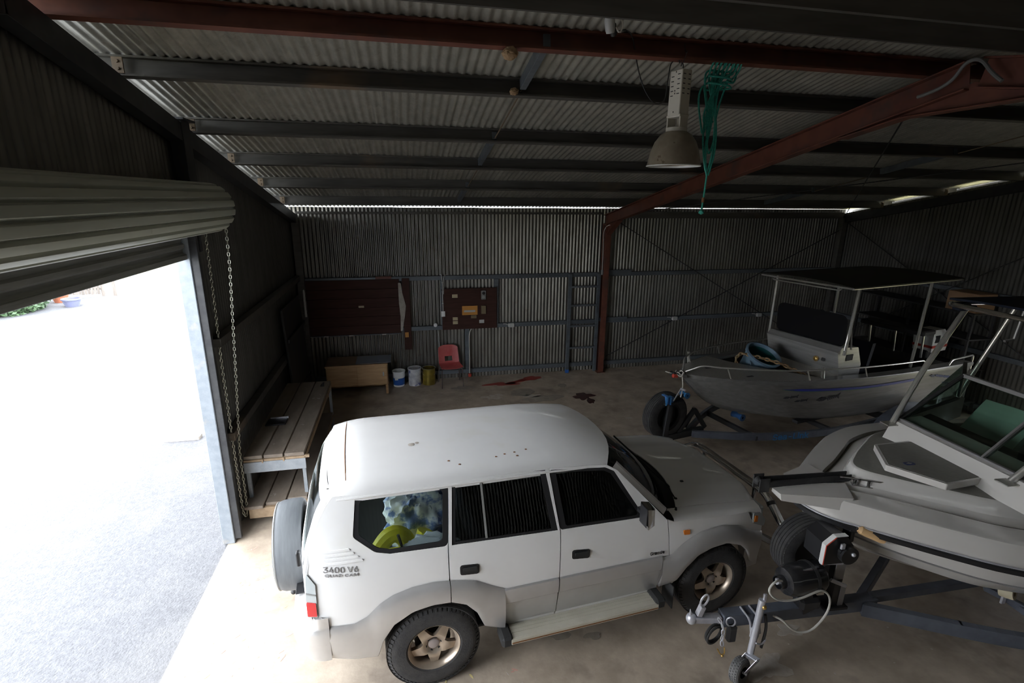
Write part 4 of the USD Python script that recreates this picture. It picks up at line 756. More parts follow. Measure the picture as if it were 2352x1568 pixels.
for g in gs: decal(g, 'decal_navy', 'hull_marking')
# things lying in the boat
def in1(s, y, z): return O1 + V3(math.cos(A1) * s - math.sin(A1) * y, math.sin(A1) * s + math.cos(A1) * y, z)
tub = thing('tub', 'round blue plastic tub with dark green inside, in the bow of the aluminium boat', 'tub', in1(1.86, .44, .92), A1); UsdGeom.Xformable(tub).AddRotateXOp().Set(28.)
obj('wall', B().lathe([(0, 0), (.21, 0), (.27, .60), (.29, .60), (.30, .64), (.265, .65), (.25, .60), (.20, .03), (0, .03)], 36), 'tub_blue', tub); obj('lining', B().lathe([(.0, .035), (.197, .035), (.247, .59)], 36), 'tub_inner', tub)
for a in (.4, 3.5): obj('handle', B().tube([(.29 * math.cos(a - .25), .29 * math.sin(a - .25), .56), (.34 * math.cos(a), .34 * math.sin(a), .54), (.29 * math.cos(a + .25), .29 * math.sin(a + .25), .56)], .012, 8), 'tub_blue', tub)
obj('anchor_chain', chain(B(), [in1(1.36, .16, 1.28), in1(1.38, .28, 1.42), in1(1.52, .30, 1.50), in1(1.72, .06, 1.46), in1(1.90, -.16, 1.41), in1(2.08, -.40, 1.30), in1(2.22, -.64, 1.18)], .014, .10, .07), 'chain_rust', None, 'rusty anchor chain draped across the bow of the aluminium boat', 'chain', kind='stuff')
rp = thing('bow_rope', 'short white rope knotted around the bow roller of the aluminium boat', 'rope', in1(-.07, -.02, 1.44), A1)
obj('knot', B().tube([(.0 + .055 * math.cos(t) + .012 * math.sin(3 * t), .075 * math.sin(t), .012 * math.cos(5 * t)) for t in np.linspace(0, 6.28, 40)[:-1]], .010, 7, True).tube([(.055 * math.cos(t) + .03, .06 * math.sin(t), .02 + .02 * math.sin(4 * t)) for t in np.linspace(0, 6.28, 40)[:-1]], .010, 7, True), 'cable_white', rp)
obj('loose_end', B().tube(spline([(.03, -.05, .0), (.035, -.07, -.08), (.05, -.07, -.20), (.0, -.10, -.33)], 16), .009, 7).tube(spline([(-.05, .02, .01), (-.13, .03, .03), (-.19, .06, .05)], 8), .008, 6), 'cable_white', rp)
# trailer
tr = thing('boat_trailer', 'dark steel boat trailer with a blue winch under the aluminium boat', 'trailer', O1, A1)
obj('drawbar', B().bar((-1.25, 0, .42), (.55, 0, .42), .08, .10), 'trailer_dark', tr)
for sg in (-1, 1):
    q = fillet([(.30, sg * .05, .42), (1.2, sg * .58, .42), (2.4, sg * .86, .42), (5.3, sg * .88, .42)], .5, 6); r = B()
    for a, b in zip(q, q[1:]): r.bar(a, b + (b - a) * .02, .055, .11)
    obj('side_rail', r, 'trailer_grey', tr)
for s, w in ((1.15, .55), (2.5, .85), (3.9, .87), (5.1, .87)): obj('cross_beam', B().bar((s, -w, .40), (s, w, .40), .06, .07, up=(0, 0, 1)), 'trailer_dark', tr)
for s in (1.30, 2.6, 4.0): obj('keel_roller', B().lathe([(.02, -.10), (.06, -.10), (.04, 0), (.06, .10), (.02, .10)], 18, (s, 0, float(k1(s)) - .065), (0, 1, 0)), 'winch_blue' if s < 2 else 'car_dark', tr)
for sg in (-1, 1):
    obj('bunk', B().bar((2.0, sg * .50, .52), (5.4, sg * .50, .47), .10, .05), 'trailer_dark', tr)
    for s in (3.6, 4.3): obj('trailer_wheel', B().lathe([(.10, -.08), (.18, -.09), (.28, -.085), (.305, -.05), (.305, .05), (.28, .085), (.18, .09), (.10, .08), (.06, .03), (0, .03)], 36, (s, sg * 1.08, .305), (0, sg, 0)), 'rubber', tr)
    obj('mudguard', B().grid(np.array([[(3.95 + .78 * math.cos(a), sg * (1.08 + o), .36 + .36 * math.sin(a)) for o in (-.10, .10)] for a in np.linspace(.15, math.pi - .15, 14)]), thick=(0, 0, -.006)), 'trailer_grey', tr)
obj('axle', B().bar((3.95, -1.05, .33), (3.95, 1.05, .33), .06, .06), 'trailer_dark', tr)
obj('bow_stand', B().bar((.05, 0, .46), (.35, .0, .80), .07, .05, up=(0, 1, 0)).bar((.60, 0, .46), (.35, 0, .80), .06, .05, up=(0, 1, 0)).bar((.30, .12, .46), (.36, .02, .78), .05, .04, up=(0, 1, 0)), 'trailer_dark', tr)
wp = obj('winch_post', B().bar((-.22, .0, .45), (-.16, 0, 1.02), .08, .10, up=(0, 1, 0)).box((-.12, 0, 1.0), (.34, .14, .03)), 'trailer_dark', tr)
wn = obj('winch', B().cyl((-.18, -.06, 1.06), (-.18, .06, 1.06), .055).box((-.24, 0, 1.06), (.05, .15, .12)), 'winch_blue', tr, 'blue hand winch'); obj('winch_frame', B().tube(fillet([(-.30, -.09, 1.0), (-.30, -.09, 1.13), (-.22, -.09, 1.13), (-.22, -.09, 1.0)], .02, 3), .010, 6), 'lettering_blue', wn); obj('winch_handle', B().bar((-.18, -.10, 1.06), (-.06, -.10, 1.24), .02, .012, up=(0, 1, 0)).cyl((-.06, -.10, 1.24), (-.06, -.19, 1.24), .014), 'steel_bright', wn)
bs = obj('bow_stop', B().lathe([(.015, -.06), (.05, -.06), (.03, 0), (.05, .06), (.015, .06)], 20, (.12, 0, 1.08), (0, 1, 0)), 'lettering_blue', tr, 'blue bow stop roller'); obj('stop_arm', B().bar((-.10, 0, 1.02), (.12, 0, 1.08), .03, .05), 'trailer_dark', bs)
spare(tr, 'spare_wheel', (-.16, .08, .76), .36, .20, 'trailer_dark')
t = meshkit.text_mesh('Sea-Link', .10, .003, True); v = np.array(t.vertices); v[:, 0] *= 1.05
a_, b_ = V3(1.2, -.58, .42), V3(2.4, -.86, .42); d_ = (b_ - a_) / np.linalg.norm(b_ - a_); n_ = V3(d_[1], -d_[0], 0); o_ = a_ + d_ * .16 + n_ * .0285 + V3(0, 0, -.045)
obj('rail_lettering', B().add(o_ + v[:, :1] * d_ + (v[:, 1:2]) * V3(0, 0, 1) * .95 + v[:, 2:] * n_, t.faces), 'lettering_blue', tr, 'blue Sea-Link lettering on the side rail', kind='stuff', smooth=False)

# ================================================================== the white fibreglass runabout on its trailer
A2 = math.radians(-4); O2 = V3(3.45, 3.455, 0)
def in2(s, y, z): return O2 + V3(math.cos(A2) * s - math.sin(A2) * y, math.sin(A2) * s + math.cos(A2) * y, z)
rb = thing('runabout_boat', 'white fibreglass runabout with a grey non-slip deck and windscreen, bow towards the car', 'boat', O2, A2)
NC = 60
def curve(pts):
    P = np.array(pts, float); t = np.r_[0, np.cumsum(np.hypot(*np.diff(P, axis=0).T))]; t /= t[-1]; u = np.linspace(0, 1, NC) ** 1.6
    return np.stack([PchipInterpolator(t, P[:, 0])(u), PchipInterpolator(t, P[:, 1])(u)], 1)
EDGE = curve([(0, 0), (.03, .12), (.12, .26), (.26, .38), (.45, .54), (.72, .75), (1.0, .94), (1.45, 1.12), (2.2, 1.20), (3.5, 1.20), (5.6, 1.12)])
GRV = curve([(.20, 0), (.225, .08), (.30, .15), (.40, .22), (.55, .32), (.85, .55), (1.13, .76), (1.55, .91), (2.3, .99), (3.5, .99), (5.55, .93)])
COA = curve([(.43, 0), (.45, .07), (.50, .14), (.58, .21), (.70, .31), (.92, .47), (1.25, .68), (1.65, .79), (2.3, .84), (3.5, .84), (5.5, .80)])
ez = lambda s: 1.50 - .02 * np.clip(s, 0, 3)
def band(rows): return B().grid(np.array([np.vstack([np.c_[c[:, 0], -c[:, 1], z][::-1], np.c_[c[1:, 0], c[1:, 1], np.broadcast_to(z, len(c))[1:]]]) for c, z in rows]))
def mixc(a, b, t): return a + (b - a) * t
def grow(c, d):
    t = np.gradient(c, axis=0); t /= np.maximum(np.linalg.norm(t, axis=1, keepdims=True), 1e-9); n = np.stack([-t[:, 1], t[:, 0]], 1); q = c + n * d; q[0] = c[0] + (-abs(d) if d > 0 else abs(d), 0); q[:, 1] = np.maximum(q[:, 1], 0); return q
zE = ez(EDGE[:, 0]); rubc = grow(EDGE, .035)
topside = [(grow(EDGE, .03), zE - .20), (grow(EDGE, .03), zE - .17), (grow(EDGE, .022), zE - .10), (grow(EDGE, .010), zE - .03), (EDGE, zE - .008), (grow(EDGE, -.015), zE)]
inner = [(grow(EDGE, -.015), zE), (mixc(EDGE, GRV, .5), ez(GRV[:, 0]) + .012), (mixc(EDGE, GRV, .93), ez(GRV[:, 0]) + .018)]
obj('gunwale_moulding', band(topside + inner[1:]), 'gelcoat', rb)
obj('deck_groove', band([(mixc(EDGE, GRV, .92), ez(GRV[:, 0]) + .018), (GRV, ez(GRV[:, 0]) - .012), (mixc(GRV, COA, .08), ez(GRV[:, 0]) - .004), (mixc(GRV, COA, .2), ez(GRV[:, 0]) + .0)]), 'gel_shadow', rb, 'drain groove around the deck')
zC = ez(COA[:, 0]); obj('deck_dish', band([(mixc(GRV, COA, .19), zC + .002), (mixc(GRV, COA, .6), zC + .010), (mixc(GRV, COA, .93), zC + .03)]), 'gelcoat', rb)
COI = grow(COA, -.05); obj('deck_coaming', band([(mixc(GRV, COA, .92), zC + .028), (COA, zC + .045), (grow(COA, -.028), zC + .125), (grow(COA, -.045), zC + .140), (COI, zC + .143)]), 'gelcoat', rb, 'raised white coaming')
C0 = COI.copy()
rows = []
for t in np.linspace(0, 1, 6): q = COI.copy(); q[:, 1] *= 1 - t; q[:, 0] = q[:, 0] + 0; rows.append((q, zC + .143 + .035 * (1 - (1 - t) ** 2) * np.clip(COI[:, 1] / .5, 0, 1)))
def half(rows, sg): return np.array([np.c_[c[:, 0], sg * c[:, 1], z] for c, z in rows])
dkb = B()
sel = COI[:, 0] < 3.0
for sg in (-1, 1):
    G = half(rows, sg)[:, sel]; dkb.grid(G if sg < 0 else G)
obj('foredeck', dkb, 'gelcoat_grey', rb, 'grey non-slip foredeck')
obj('rub_rail', band([(rubc, zE - .24), (grow(EDGE, .05), zE - .235), (grow(EDGE, .05), zE - .20), (rubc, zE - .193)]), 'car_black', rb, 'black rub rail'); obj('rub_rail_trim', band([(grow(EDGE, .038), zE - .189), (grow(EDGE, .046), zE - .186), (grow(EDGE, .046), zE - .177), (grow(EDGE, .038), zE - .174)]), 'steel_bright', rb)
# hull below the rub rail
S2 = [0, .15, .35, .7, 1.2, 1.9, 3.0, 5.6]
kz = PchipInterpolator(S2, [1.24, 1.07, .92, .75, .64, .60, .59, .59]); cy = PchipInterpolator(S2, [.0, .09, .22, .44, .70, .88, .98, .96]); cz = PchipInterpolator(S2, [1.26, 1.13, 1.03, .94, .86, .82, .79, .77])
ey = PchipInterpolator(*np.unique(np.c_[EDGE[:, 0], EDGE[:, 1] + .03], axis=0).T)
hu = B(); ss = np.r_[.0, np.linspace(.03, 1.2, 18), np.linspace(1.4, 5.6, 16)]
for sg in (-1, 1):
    P = []
    for s in ss:
        row = []
        for t, r_ in ((0, 0), (.3, 0), (.33, .012), (.36, .012), (.40, 0), (.62, 0), (.65, .014), (.68, .014), (.72, 0), (1.0, 0)): row.append((s, sg * (cy(s) * t), kz(s) + (cz(s) - kz(s)) * t - r_))
        zt = ez(s) - .215
        for t in (.02, .35, .42, .47, .75, 1.0): e_ = float(ey(max(s, .0))); row.append((s, sg * (cy(s) + (e_ - cy(s)) * t ** .8 + .006 * (t in (.42,))), cz(s) + (zt - cz(s)) * t))
        P.append(row)
    hu.grid(np.array(P))
hu.grid(np.array([[(5.6, sg * w * 1.0, z) for sg, w in ((-1, 1.05), (-1, .5), (1, 0), (1, .5), (1, 1.05))] for z in (.58, .9, 1.35)]))
obj('hull', hu, 'gelcoat', rb)
for sg in (-1, 1):
    q = [(s, sg * (float(cy(s)) + (float(ey(s)) - float(cy(s))) * .42 ** .8 + .012), float(cz(s)) + (float(ez(s)) - .215 - float(cz(s))) * .42) for s in np.linspace(.25, 5.5, 30)]; obj('hull_line', B().tube(q, .008, 6), 'badge_grey', rb)
obj('drain_fitting', B().cyl((.80, -.30, .965), (.81, -.325, .96), .022, n=12), 'rust', rb)
# anchor platform and roller
obj('anchor_platform', B().hull([(x, y, z) for x, y, z in ((-.34, -.02, 1.46), (-.34, -.16, 1.45), (-.36, -.05, 1.51), (-.35, -.15, 1.51), (.16, -.30, 1.40), (.30, -.10, 1.40), (.22, -.30, 1.515), (.34, -.06, 1.515), (.0, -.02, 1.44), (.0, -.02, 1.515))]).hull([(x, y, z) for x, y, z in ((-.18, .04, 1.46), (-.18, .04, 1.51), (-.10, .17, 1.46), (-.10, .17, 1.51), (.24, .30, 1.42), (.24, .30, 1.515), (.30, .06, 1.42), (.30, .06, 1.515))]), 'gelcoat', rb, 'white moulded anchor platform')
ar = obj('anchor_roller', B().bar((-.40, .055, 1.535), (.42, .03, 1.545), .012, .06).bar((-.40, -.035, 1.535), (.42, -.03, 1.545), .012, .06).bar((-.38, .01, 1.515), (.40, 0, 1.522), .09, .012), 'dark_steel', rb, 'dark anchor roller channel'); obj('roller_cheek', B().box((-.43, .055, 1.53), (.10, .012, .13), .004), 'dark_steel', ar); obj('roller_cheek', B().box((-.43, -.038, 1.53), (.10, .012, .13), .004), 'dark_steel', ar); obj('roller', B().lathe([(.01, -.03), (.045, -.03), (.028, 0), (.045, .03), (.01, .03)], 18, (-.44, .008, 1.54), (0, 1, 0)), 'car_dark', ar)
cl_ = obj('cleat', B().bar((.30, -.03, 1.565), (.62, -.20, 1.575), .022, .018).cyl((.41, -.09, 1.50), (.41, -.09, 1.565), .016).cyl((.50, -.14, 1.50), (.50, -.14, 1.568), .016), 'chrome', rb); obj('cleat_base', B().box((.455, -.115, 1.515), (.16, .06, .01), .003, np.array([[.88, .47, 0], [-.47, .88, 0], [0, 0, 1]])), 'chrome', cl_)
# deck hatch
hp = Polygon([(.64, -.13), (.86, .24), (1.34, .27), (1.48, -.10), (1.36, -.42), (.88, -.48)]).buffer(-.02).buffer(.02)
ht = obj('deck_hatch', B().prism(hp, .055, (0, 0, 1.655)), 'gelcoat', rb, 'raised white deck hatch'); obj('hatch_panel', B().prism(hp.buffer(-.022), .004, (0, 0, 1.709)), 'gelcoat_grey', ht)
obj('hatch_badge', B().prism(affinity.scale(rounded(.10, .05, .02), 1, 1), .004, (.86, -.14, 1.713)), 'decal_navy', ht, 'small dark badge'); obj('badge_mark', B().prism(Polygon([(-.03, 0), (0, .014), (.03, 0), (0, -.014)]), .002, (.86, -.14, 1.717)), 'badge_grey', ht)
# windscreen base, glass and frame
obj('windscreen_base', B().hull([(x, y, z) for y in (-1.04, .52) for x, z in ((1.22, 1.62), (1.30, 1.82), (1.62, 1.84), (1.62, 1.62))]), 'gelcoat', rb, 'white windscreen base')
for sg, xa, ya in ((-1, 1.62, 1.0), (1, 1.40, .50)): obj('windscreen_base', B().hull([(x, y, z) for x, y0, y1 in ((xa, ya, ya + .04), (2.6, .93, 1.0)) for y in (sg * y0, sg * y1) for z in (1.60, 1.83)]), 'gelcoat', rb)
W0, W1 = V3(1.36, .50, 1.83), V3(1.36, -1.0, 1.83); T0, T1 = V3(1.88, .42, 2.30), V3(1.88, -.92, 2.30); Wb = V3(2.5, .92, 1.84); Tb = V3(2.35, .82, 2.28)
gl = obj('windscreen', B().grid(np.array([[W0, W1], [T0, T1]]), thick=(.003, 0, .003)), 'boat_glass', rb); 
for sg in (1, -1):
    f_ = V3(1, sg, 1); w_, t_ = (W0, T0) if sg > 0 else (W1, T1)
    obj('side_glass', B().grid(np.array([[w_, Wb * f_], [t_, Tb * f_]]), thick=(0, .003 * sg, 0)), 'boat_glass', gl)
    obj('windscreen_frame', B().bar(w_, t_, .035, .03, up=(0, 1, 0)).bar(t_, Tb * f_, .035, .03).bar(w_, Wb * f_, .03, .02).bar(Wb * f_, t_ + (Tb * f_ - t_) * .25, .03, .025, up=(0, 1, 0)), 'dark_steel', gl)
obj('windscreen_frame', B().bar(T0, T1, .035, .04), 'badge_grey', gl); obj('windscreen_frame', B().bar(W0, W1, .03, .025), 'badge_grey', gl); obj('windscreen_stay', B().bar(W0 * .45 + W1 * .55, T0 * .45 + T1 * .55, .05, .02, up=(0, 1, 0)), 'badge_grey', gl)
# tube frame and canopy
cp_ = obj('canopy', B().grid(np.array([[(x, y, 2.98 + .05 * (1 - (y / .95) ** 2)) for y in np.linspace(-.95, .72, 9)] for x in np.linspace(1.85, 3.6, 6)]), thick=(0, 0, .02)), 'canvas_navy', rb, 'navy canvas canopy'); obj('canopy_tube', B().tube(fillet([(3.6, .75, 2.96), (1.85, .75, 2.96), (1.85, -.98, 2.96), (3.6, -.98, 2.96), (3.6, .74, 2.96)], .12, 6), .024, 10), 'chrome', cp_)
obj('canopy_fold', B().box((1.98, .66, 2.93), (.20, .10, .05), .02), 'canvas_navy', cp_)
for sg, y0, y1 in ((1, .49, .66), (-1, -.63, -.9)):
    lg = obj('canopy_leg', B().tube([(1.27, y0, 1.80), (1.60, y0 + (y1 - y0) * .5, 2.36), (2.02, y1, 2.96)], .026, 12), 'alloy_tube', rb); obj('leg_foot', B().box((1.26, y0, 1.79), (.16, .11, .012), .004), 'alloy_tube', lg)
    obj('canopy_leg', B().tube([(2.46, sg * .90, 1.86), (2.62, y1 * 1.02, 2.96)], .022, 12), 'alloy_tube', rb)
    obj('leg_bracket', B().tube([(2.72, y1 * 1.02, 2.95), (2.68, y1 * 1.02, 2.58), (2.57, y1 * 1.02, 2.56)], .014, 8), 'badge_grey', rb)
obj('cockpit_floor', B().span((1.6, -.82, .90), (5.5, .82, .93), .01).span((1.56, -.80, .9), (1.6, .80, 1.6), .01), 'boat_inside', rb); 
for y in (-.42, .34): 
    q = obj('helm_seat', B().grid(np.array([[(2.16 + .34 * t - .05 * math.sin(a * 1.57) ** 2, y + .26 * a, 1.45 + .50 * t ** .8 - .10 * (1 - abs(a)) * (1 - t)) for a in np.linspace(-1, 1, 9)] for t in np.linspace(0, 1, 7)]), thick=(.07, 0, -.02)), 'seat_aqua', rb, 'pale aqua helm seat'); obj('seat_cushion', B().box((2.02, y, 1.44), (.50, .5, .10), .04), 'seat_aqua', q)
sw = obj('steering_wheel', B().tube(arc((1.90, -.42, 1.96), .17, 0, 2 * np.pi, 25, (0, 1, 0), (-.5, 0, .86))[:-1], .014, 7, True), 'car_black', rb); obj('dashboard', B().span((1.56, -.80, 1.60), (1.95, .80, 1.78), .04), 'boat_inside', rb)
# trailer of the runabout
t2 = thing('boat_trailer', 'grey steel boat trailer with coupling, jockey wheel and spare tyre under the white runabout', 'trailer', O2, A2)
DX, DYY = -1.16, -.30     # the coupling, seen from the bow
def L2(x, y, z): d = V3(x, y, z) - O2; return V3(math.cos(A2) * d[0] + math.sin(A2) * d[1], -math.sin(A2) * d[0] + math.cos(A2) * d[1], z)
cpl, jn = L2(2.45, 3.17, .47), L2(3.98, 3.07, .47)
obj('drawbar', B().bar(cpl + (jn - cpl) * .06, jn + (jn - cpl) * .02, .10, .115), 'trailer_grey', t2)
nr = [L2(3.86, 3.03, .45), L2(4.86, 2.45, .45), L2(5.8, 2.12, .45), L2(8.6, 2.02, .45)]; fr = [L2(3.92, 3.12, .45), L2(4.62, 3.52, .45), L2(5.6, 4.1, .45), L2(8.6, 4.2, .45)]
for q in (nr, fr):
    P = fillet(q, .9, 8); r = B()
    for a, b in zip(P, P[1:]): r.bar(a, b + (b - a) * .03, .06, .125)
    obj('side_rail', r, 'trailer_grey', t2)
obj('cross_beam', B().bar(L2(3.98, 3.08, .50), L2(5.25, 3.05, .50), .07, .07), 'trailer_grey', t2, 'centre beam'); 
for a, b in ((L2(5.2, 2.32, .47), L2(5.35, 3.9, .47)), (L2(6.6, 2.08, .45), L2(6.6, 4.15, .45)), (L2(8.3, 2.03, .45), L2(8.3, 4.18, .45))): obj('cross_beam', B().bar(a, b, .06, .06), 'trailer_grey', t2)
obj('cradle_strut', B().bar(L2(5.06, 2.92, .56), L2(5.35, 2.62, .45), .05, .05).bar(L2(5.30, 2.75, .60), L2(5.33, 2.55, .42), .05, .03, up=(1, 0, 0)), 'trailer_grey', t2)
for x, y in ((5.14, 2.80), (5.36, 2.62), (5.14, 3.36), (6.5, 2.7), (6.5, 3.5)):
    c = L2(x, y, .60); q = obj('keel_roller', B().lathe([(.02, -.05), (.052, -.05), (.056, -.03), (.056, .03), (.052, .05), (.02, .05)], 20, c, (.35, -.9, .25)), 'roller_cream', t2, 'cream ribbed roller'); obj('roller_bracket', B().bar(c + (-.02, 0, -.12), c + (-.02, 0, .0), .02, .04, up=(1, 0, 0)), 'steel_bright', q)
for sg, yy in ((-1, 1.98), (1, 4.30)):
    for x in (7.2, 7.95): obj('trailer_wheel', B().lathe([(.10, -.08), (.18, -.09), (.28, -.085), (.305, -.05), (.305, .05), (.28, .085), (.18, .09), (.10, .08), (.06, .03), (0, .03)], 32, L2(x, yy + sg * .10, .305), (0, sg, 0)), 'rubber', t2)
    obj('axle', B().bar(L2(7.2 if sg < 0 else 7.95, 1.98, .31), L2(7.2 if sg < 0 else 7.95, 4.3, .31), .06, .06), 'trailer_dark', t2)
# coupling, chain, jockey wheel
cc = L2(2.27, 3.18, .50)
ch = obj('coupling', B().sphere(cc, (.045, .045, .05), 3).bar(cc + (.02, 0, .0), cc + (.26, -.01, -.02), .07, .055).cyl(cc + (-.012, 0, .04), cc + (-.02, 0, .10), .012, .003), 'steel_bright', t2); obj('coupling_lever', B().bar(cc + (.06, 0, .03), cc + (.09, 0, .12), .045, .05, up=(0, 1, 0)).tube([cc + V3(.10 + .028 * math.cos(t) + .02 * math.sin(t), 0, .175 + .055 * math.sin(t) - .01 * math.cos(t)) for t in np.linspace(0, 6.28, 25)[:-1]], .009, 7, True), 'steel_bright', ch)
obj('cable_coil', B().tube(arc(L2(2.46, 3.12, .37), .085, 0, 6.28, 33, (.95, .25, 0), (0, 0, 1))[:-1], .013, 8, True).tube(arc(L2(2.455, 3.10, .365), .078, 0, 6.28, 33, (.95, .3, 0), (.1, 0, 1))[:-1], .010, 8, True), 'cable_black', t2)
obj('safety_chain', chain(B(), [L2(2.46, 3.09, .56), L2(2.49, 3.06, .50), L2(2.50, 3.05, .43), L2(2.49, 3.05, .34), L2(2.50, 3.04, .30)], .006, .06, .036), 'steel_bright', t2, kind='stuff'); obj('shackle', B().tube(fillet([L2(2.47, 3.06, .26), L2(2.50, 3.05, .20), L2(2.54, 3.05, .20), L2(2.53, 3.05, .27)], .02, 3), .006, 6).sphere(L2(2.52, 3.05, .185), .012), 'brass', t2)
obj('chain_ring', B().tube(arc(L2(2.58, 3.08, .50), .045, 0, 6.28, 17, (.7, -.3, 0), (0, 0, 1))[:-1], .007, 6, True), 'steel_bright', t2); obj('plug_holder', B().box(L2(2.60, 3.08, .38), (.08, .06, .16), .015), 'cable_black', t2)
jt, jb = L2(2.80, 3.02, .74), L2(2.735, 2.985, .19)
jk = obj('jockey_stand', B().cyl(jb, jt, .028, n=18), 'steel_bright', t2, 'pale grey jockey wheel stand'); obj('crank_top', B().box(jt + (.02, 0, .02), (.028, .02, .075), .006), 'steel_bright', jk); obj('crank_bolt', B().sphere(jt + (.005, -.03, -.05), .020), 'brass', jk, 'brass bolt head')
for dx in (0, .085): obj('clamp', B().tube(fillet([L2(2.735 + dx, 3.18, .535), L2(2.725 + dx, 3.06, .54), L2(2.74 + dx, 3.045, .50), L2(2.755 + dx, 3.03, .38)], .015, 3), .009, 7), 'steel_bright', jk)
obj('clamp', B().bar(L2(2.765, 3.05, .41), L2(2.80, 3.0, .41), .06, .10, up=(0, 0, 1)), 'steel_bright', jk); obj('clamp_handle', B().tube(fillet([L2(2.755, 2.96, .36), L2(2.80, 2.955, .34), L2(2.86, 2.975, .36), L2(2.85, 3.0, .39)], .03, 4), .007, 7), 'steel_bright', jk)
obj('drop_handle', B().tube(spline([L2(2.835, 3.0, .60), L2(2.855, 2.99, .48), L2(2.845, 2.985, .36), L2(2.83, 2.98, .28)], 12), .012, 7), 'cable_black', jk)
wc_ = L2(2.63, 2.955, .11); wax = V3(.45, -.88, .1) / np.linalg.norm([.45, -.88, .1])
jw = obj('jockey_tyre', B().lathe([(.05, -.038), (.09, -.044), (.105, -.034), (.110, -.012), (.110, .012), (.105, .034), (.09, .044), (.05, .038)], 36, wc_, wax), 'rubber_dusty', jk); obj('jockey_rim', B().lathe([(0, .03), (.015, .03), (.018, .012), (.05, .0), (.054, .038), (.046, .02), (.046, -.03), (0, -.03)], 24, wc_, wax), 'car_dark', jw)
tr_ = B(); xx, yy, _ = frame_of(wax)
for k in range(30):
    a = 2 * np.pi * k / 30; r_ = xx * math.cos(a) + yy * math.sin(a); tr_.box(wc_ + r_ * .1095, (.010, .010, .010), .002)
    for sd in (-1, 1): a2 = a + .1; r2 = xx * math.cos(a2) + yy * math.sin(a2); tr_.box(wc_ + r2 * .107 + wax * sd * .022, (.011, .011, .011), .002)
obj('tread_block', tr_, 'rubber_dusty', jw, kind='stuff')
obj('fork', B().bar(wc_ + wax * .05, wc_ + wax * .05 + V3(.10, .0, .13), .05, .006, up=wax).bar(wc_ - wax * .05, wc_ - wax * .05 + V3(.10, 0, .13), .05, .006, up=wax).bar(wc_ + wax * .055 + V3(.10, 0, .13), wc_ - wax * .055 + V3(.10, 0, .13), .05, .008, up=(0, 0, 1)).cyl(wc_ - wax * .06, wc_ + wax * .065, .010), 'steel_bright', jk)
# winch post with winch cover, bow rollers, gas bottle and spare wheel
p0 = L2(3.56, 3.08, .52)
wp2 = obj('winch_post', B().bar(p0, p0 + (.0, .0, .52), .07, .09, up=(0, 1, 0)).box(p0 + (0, 0, .0), (.22, .16, .03)), 'black_paint', t2, 'black winch post')
obj('post_plate', B().box(p0 + (-.02, -.05, .42), (.09, .012, .26), .004).box(p0 + (.05, -.05, .12), (.05, .01, .22), .003), 'badge_grey', wp2); obj('post_bracket', B().bar(p0 + (-.24, -.07, .50), p0 + (-.02, -.06, .47), .03, .03).bar(p0 + (-.12, -.08, .32), p0 + (.04, -.08, .24), .02, .03), 'steel_bright', wp2)
wcv = obj('winch_cover', B().hull([p0 + V3(x - .10, y, z) for x, z in ((-.14, .50), (-.14, .68), (-.06, .75), (.04, .75), (.11, .66), (.11, .50)) for y in (-.10, .14)]), 'black_paint', t2, 'black winch cover with a white stripe')
o = p0 + V3(-.10, -.105, 0); stp = B()
for a, b in (((-.142, .50), (-.142, .685)), ((-.142, .685), (-.06, .757)), ((-.06, .757), (.05, .757))): stp.bar(o + V3(a[0] - .002, .03, a[1]), o + V3(b[0] - .002, .03, b[1]), .045, .006, up=(0, 0, 1) if a[0] != b[0] else (1, 0, 0))
obj('cover_stripe', stp, 'white_plastic', wcv); obj('cover_edge', B().bar(o + V3(-.144, .004, .50), o + V3(-.144, .004, .685), .008, .007, up=(1, 0, 0)).bar(o + V3(-.144, .004, .685), o + V3(-.062, .004, .757), .008, .007), 'red_cap', wcv)
obj('winch_drum', B().cyl(p0 + (-.05, -.15, .60), p0 + (-.05, -.10, .60), .078, n=28).cyl(p0 + (-.10, -.13, .63), p0 + (-.10, -.10, .63), .03), 'black_paint', wcv); obj('winch_knob', B().sphere(p0 + (-.03, -.155, .62), .018), 'steel_bright', wcv); obj('winch_latch', B().box(p0 + (-.12, -.13, .69), (.04, .02, .05), .008), 'steel_bright', wcv)
obj('bow_arm', B().bar(p0 + (.06, .02, .62), L2(3.62, 3.10, 1.27), .06, .07).bar(L2(3.88, 3.40, 1.06), L2(3.62, 3.06, 1.28), .05, .06), 'black_paint', t2)
for a, b in ((L2(3.635, 3.035, 1.295), L2(3.805, 2.93, 1.235)), (L2(3.90, 3.42, 1.075), L2(3.91, 3.60, 1.10))):
    q = obj('bow_roller', B().tube([a, a + (b - a) * .1, a + (b - a) * .9, b], [.022, .036, .036, .03], 16), 'roller_tan', t2, 'tan rubber bow roller'); obj('roller_pin', B().cyl(a - (b - a) * .05, b + (b - a) * .02, .010), 'dark_steel', q)
spare(t2, 'spare_wheel', L2(3.50, 3.36, .90), .315, .20, 'trailer_dark')
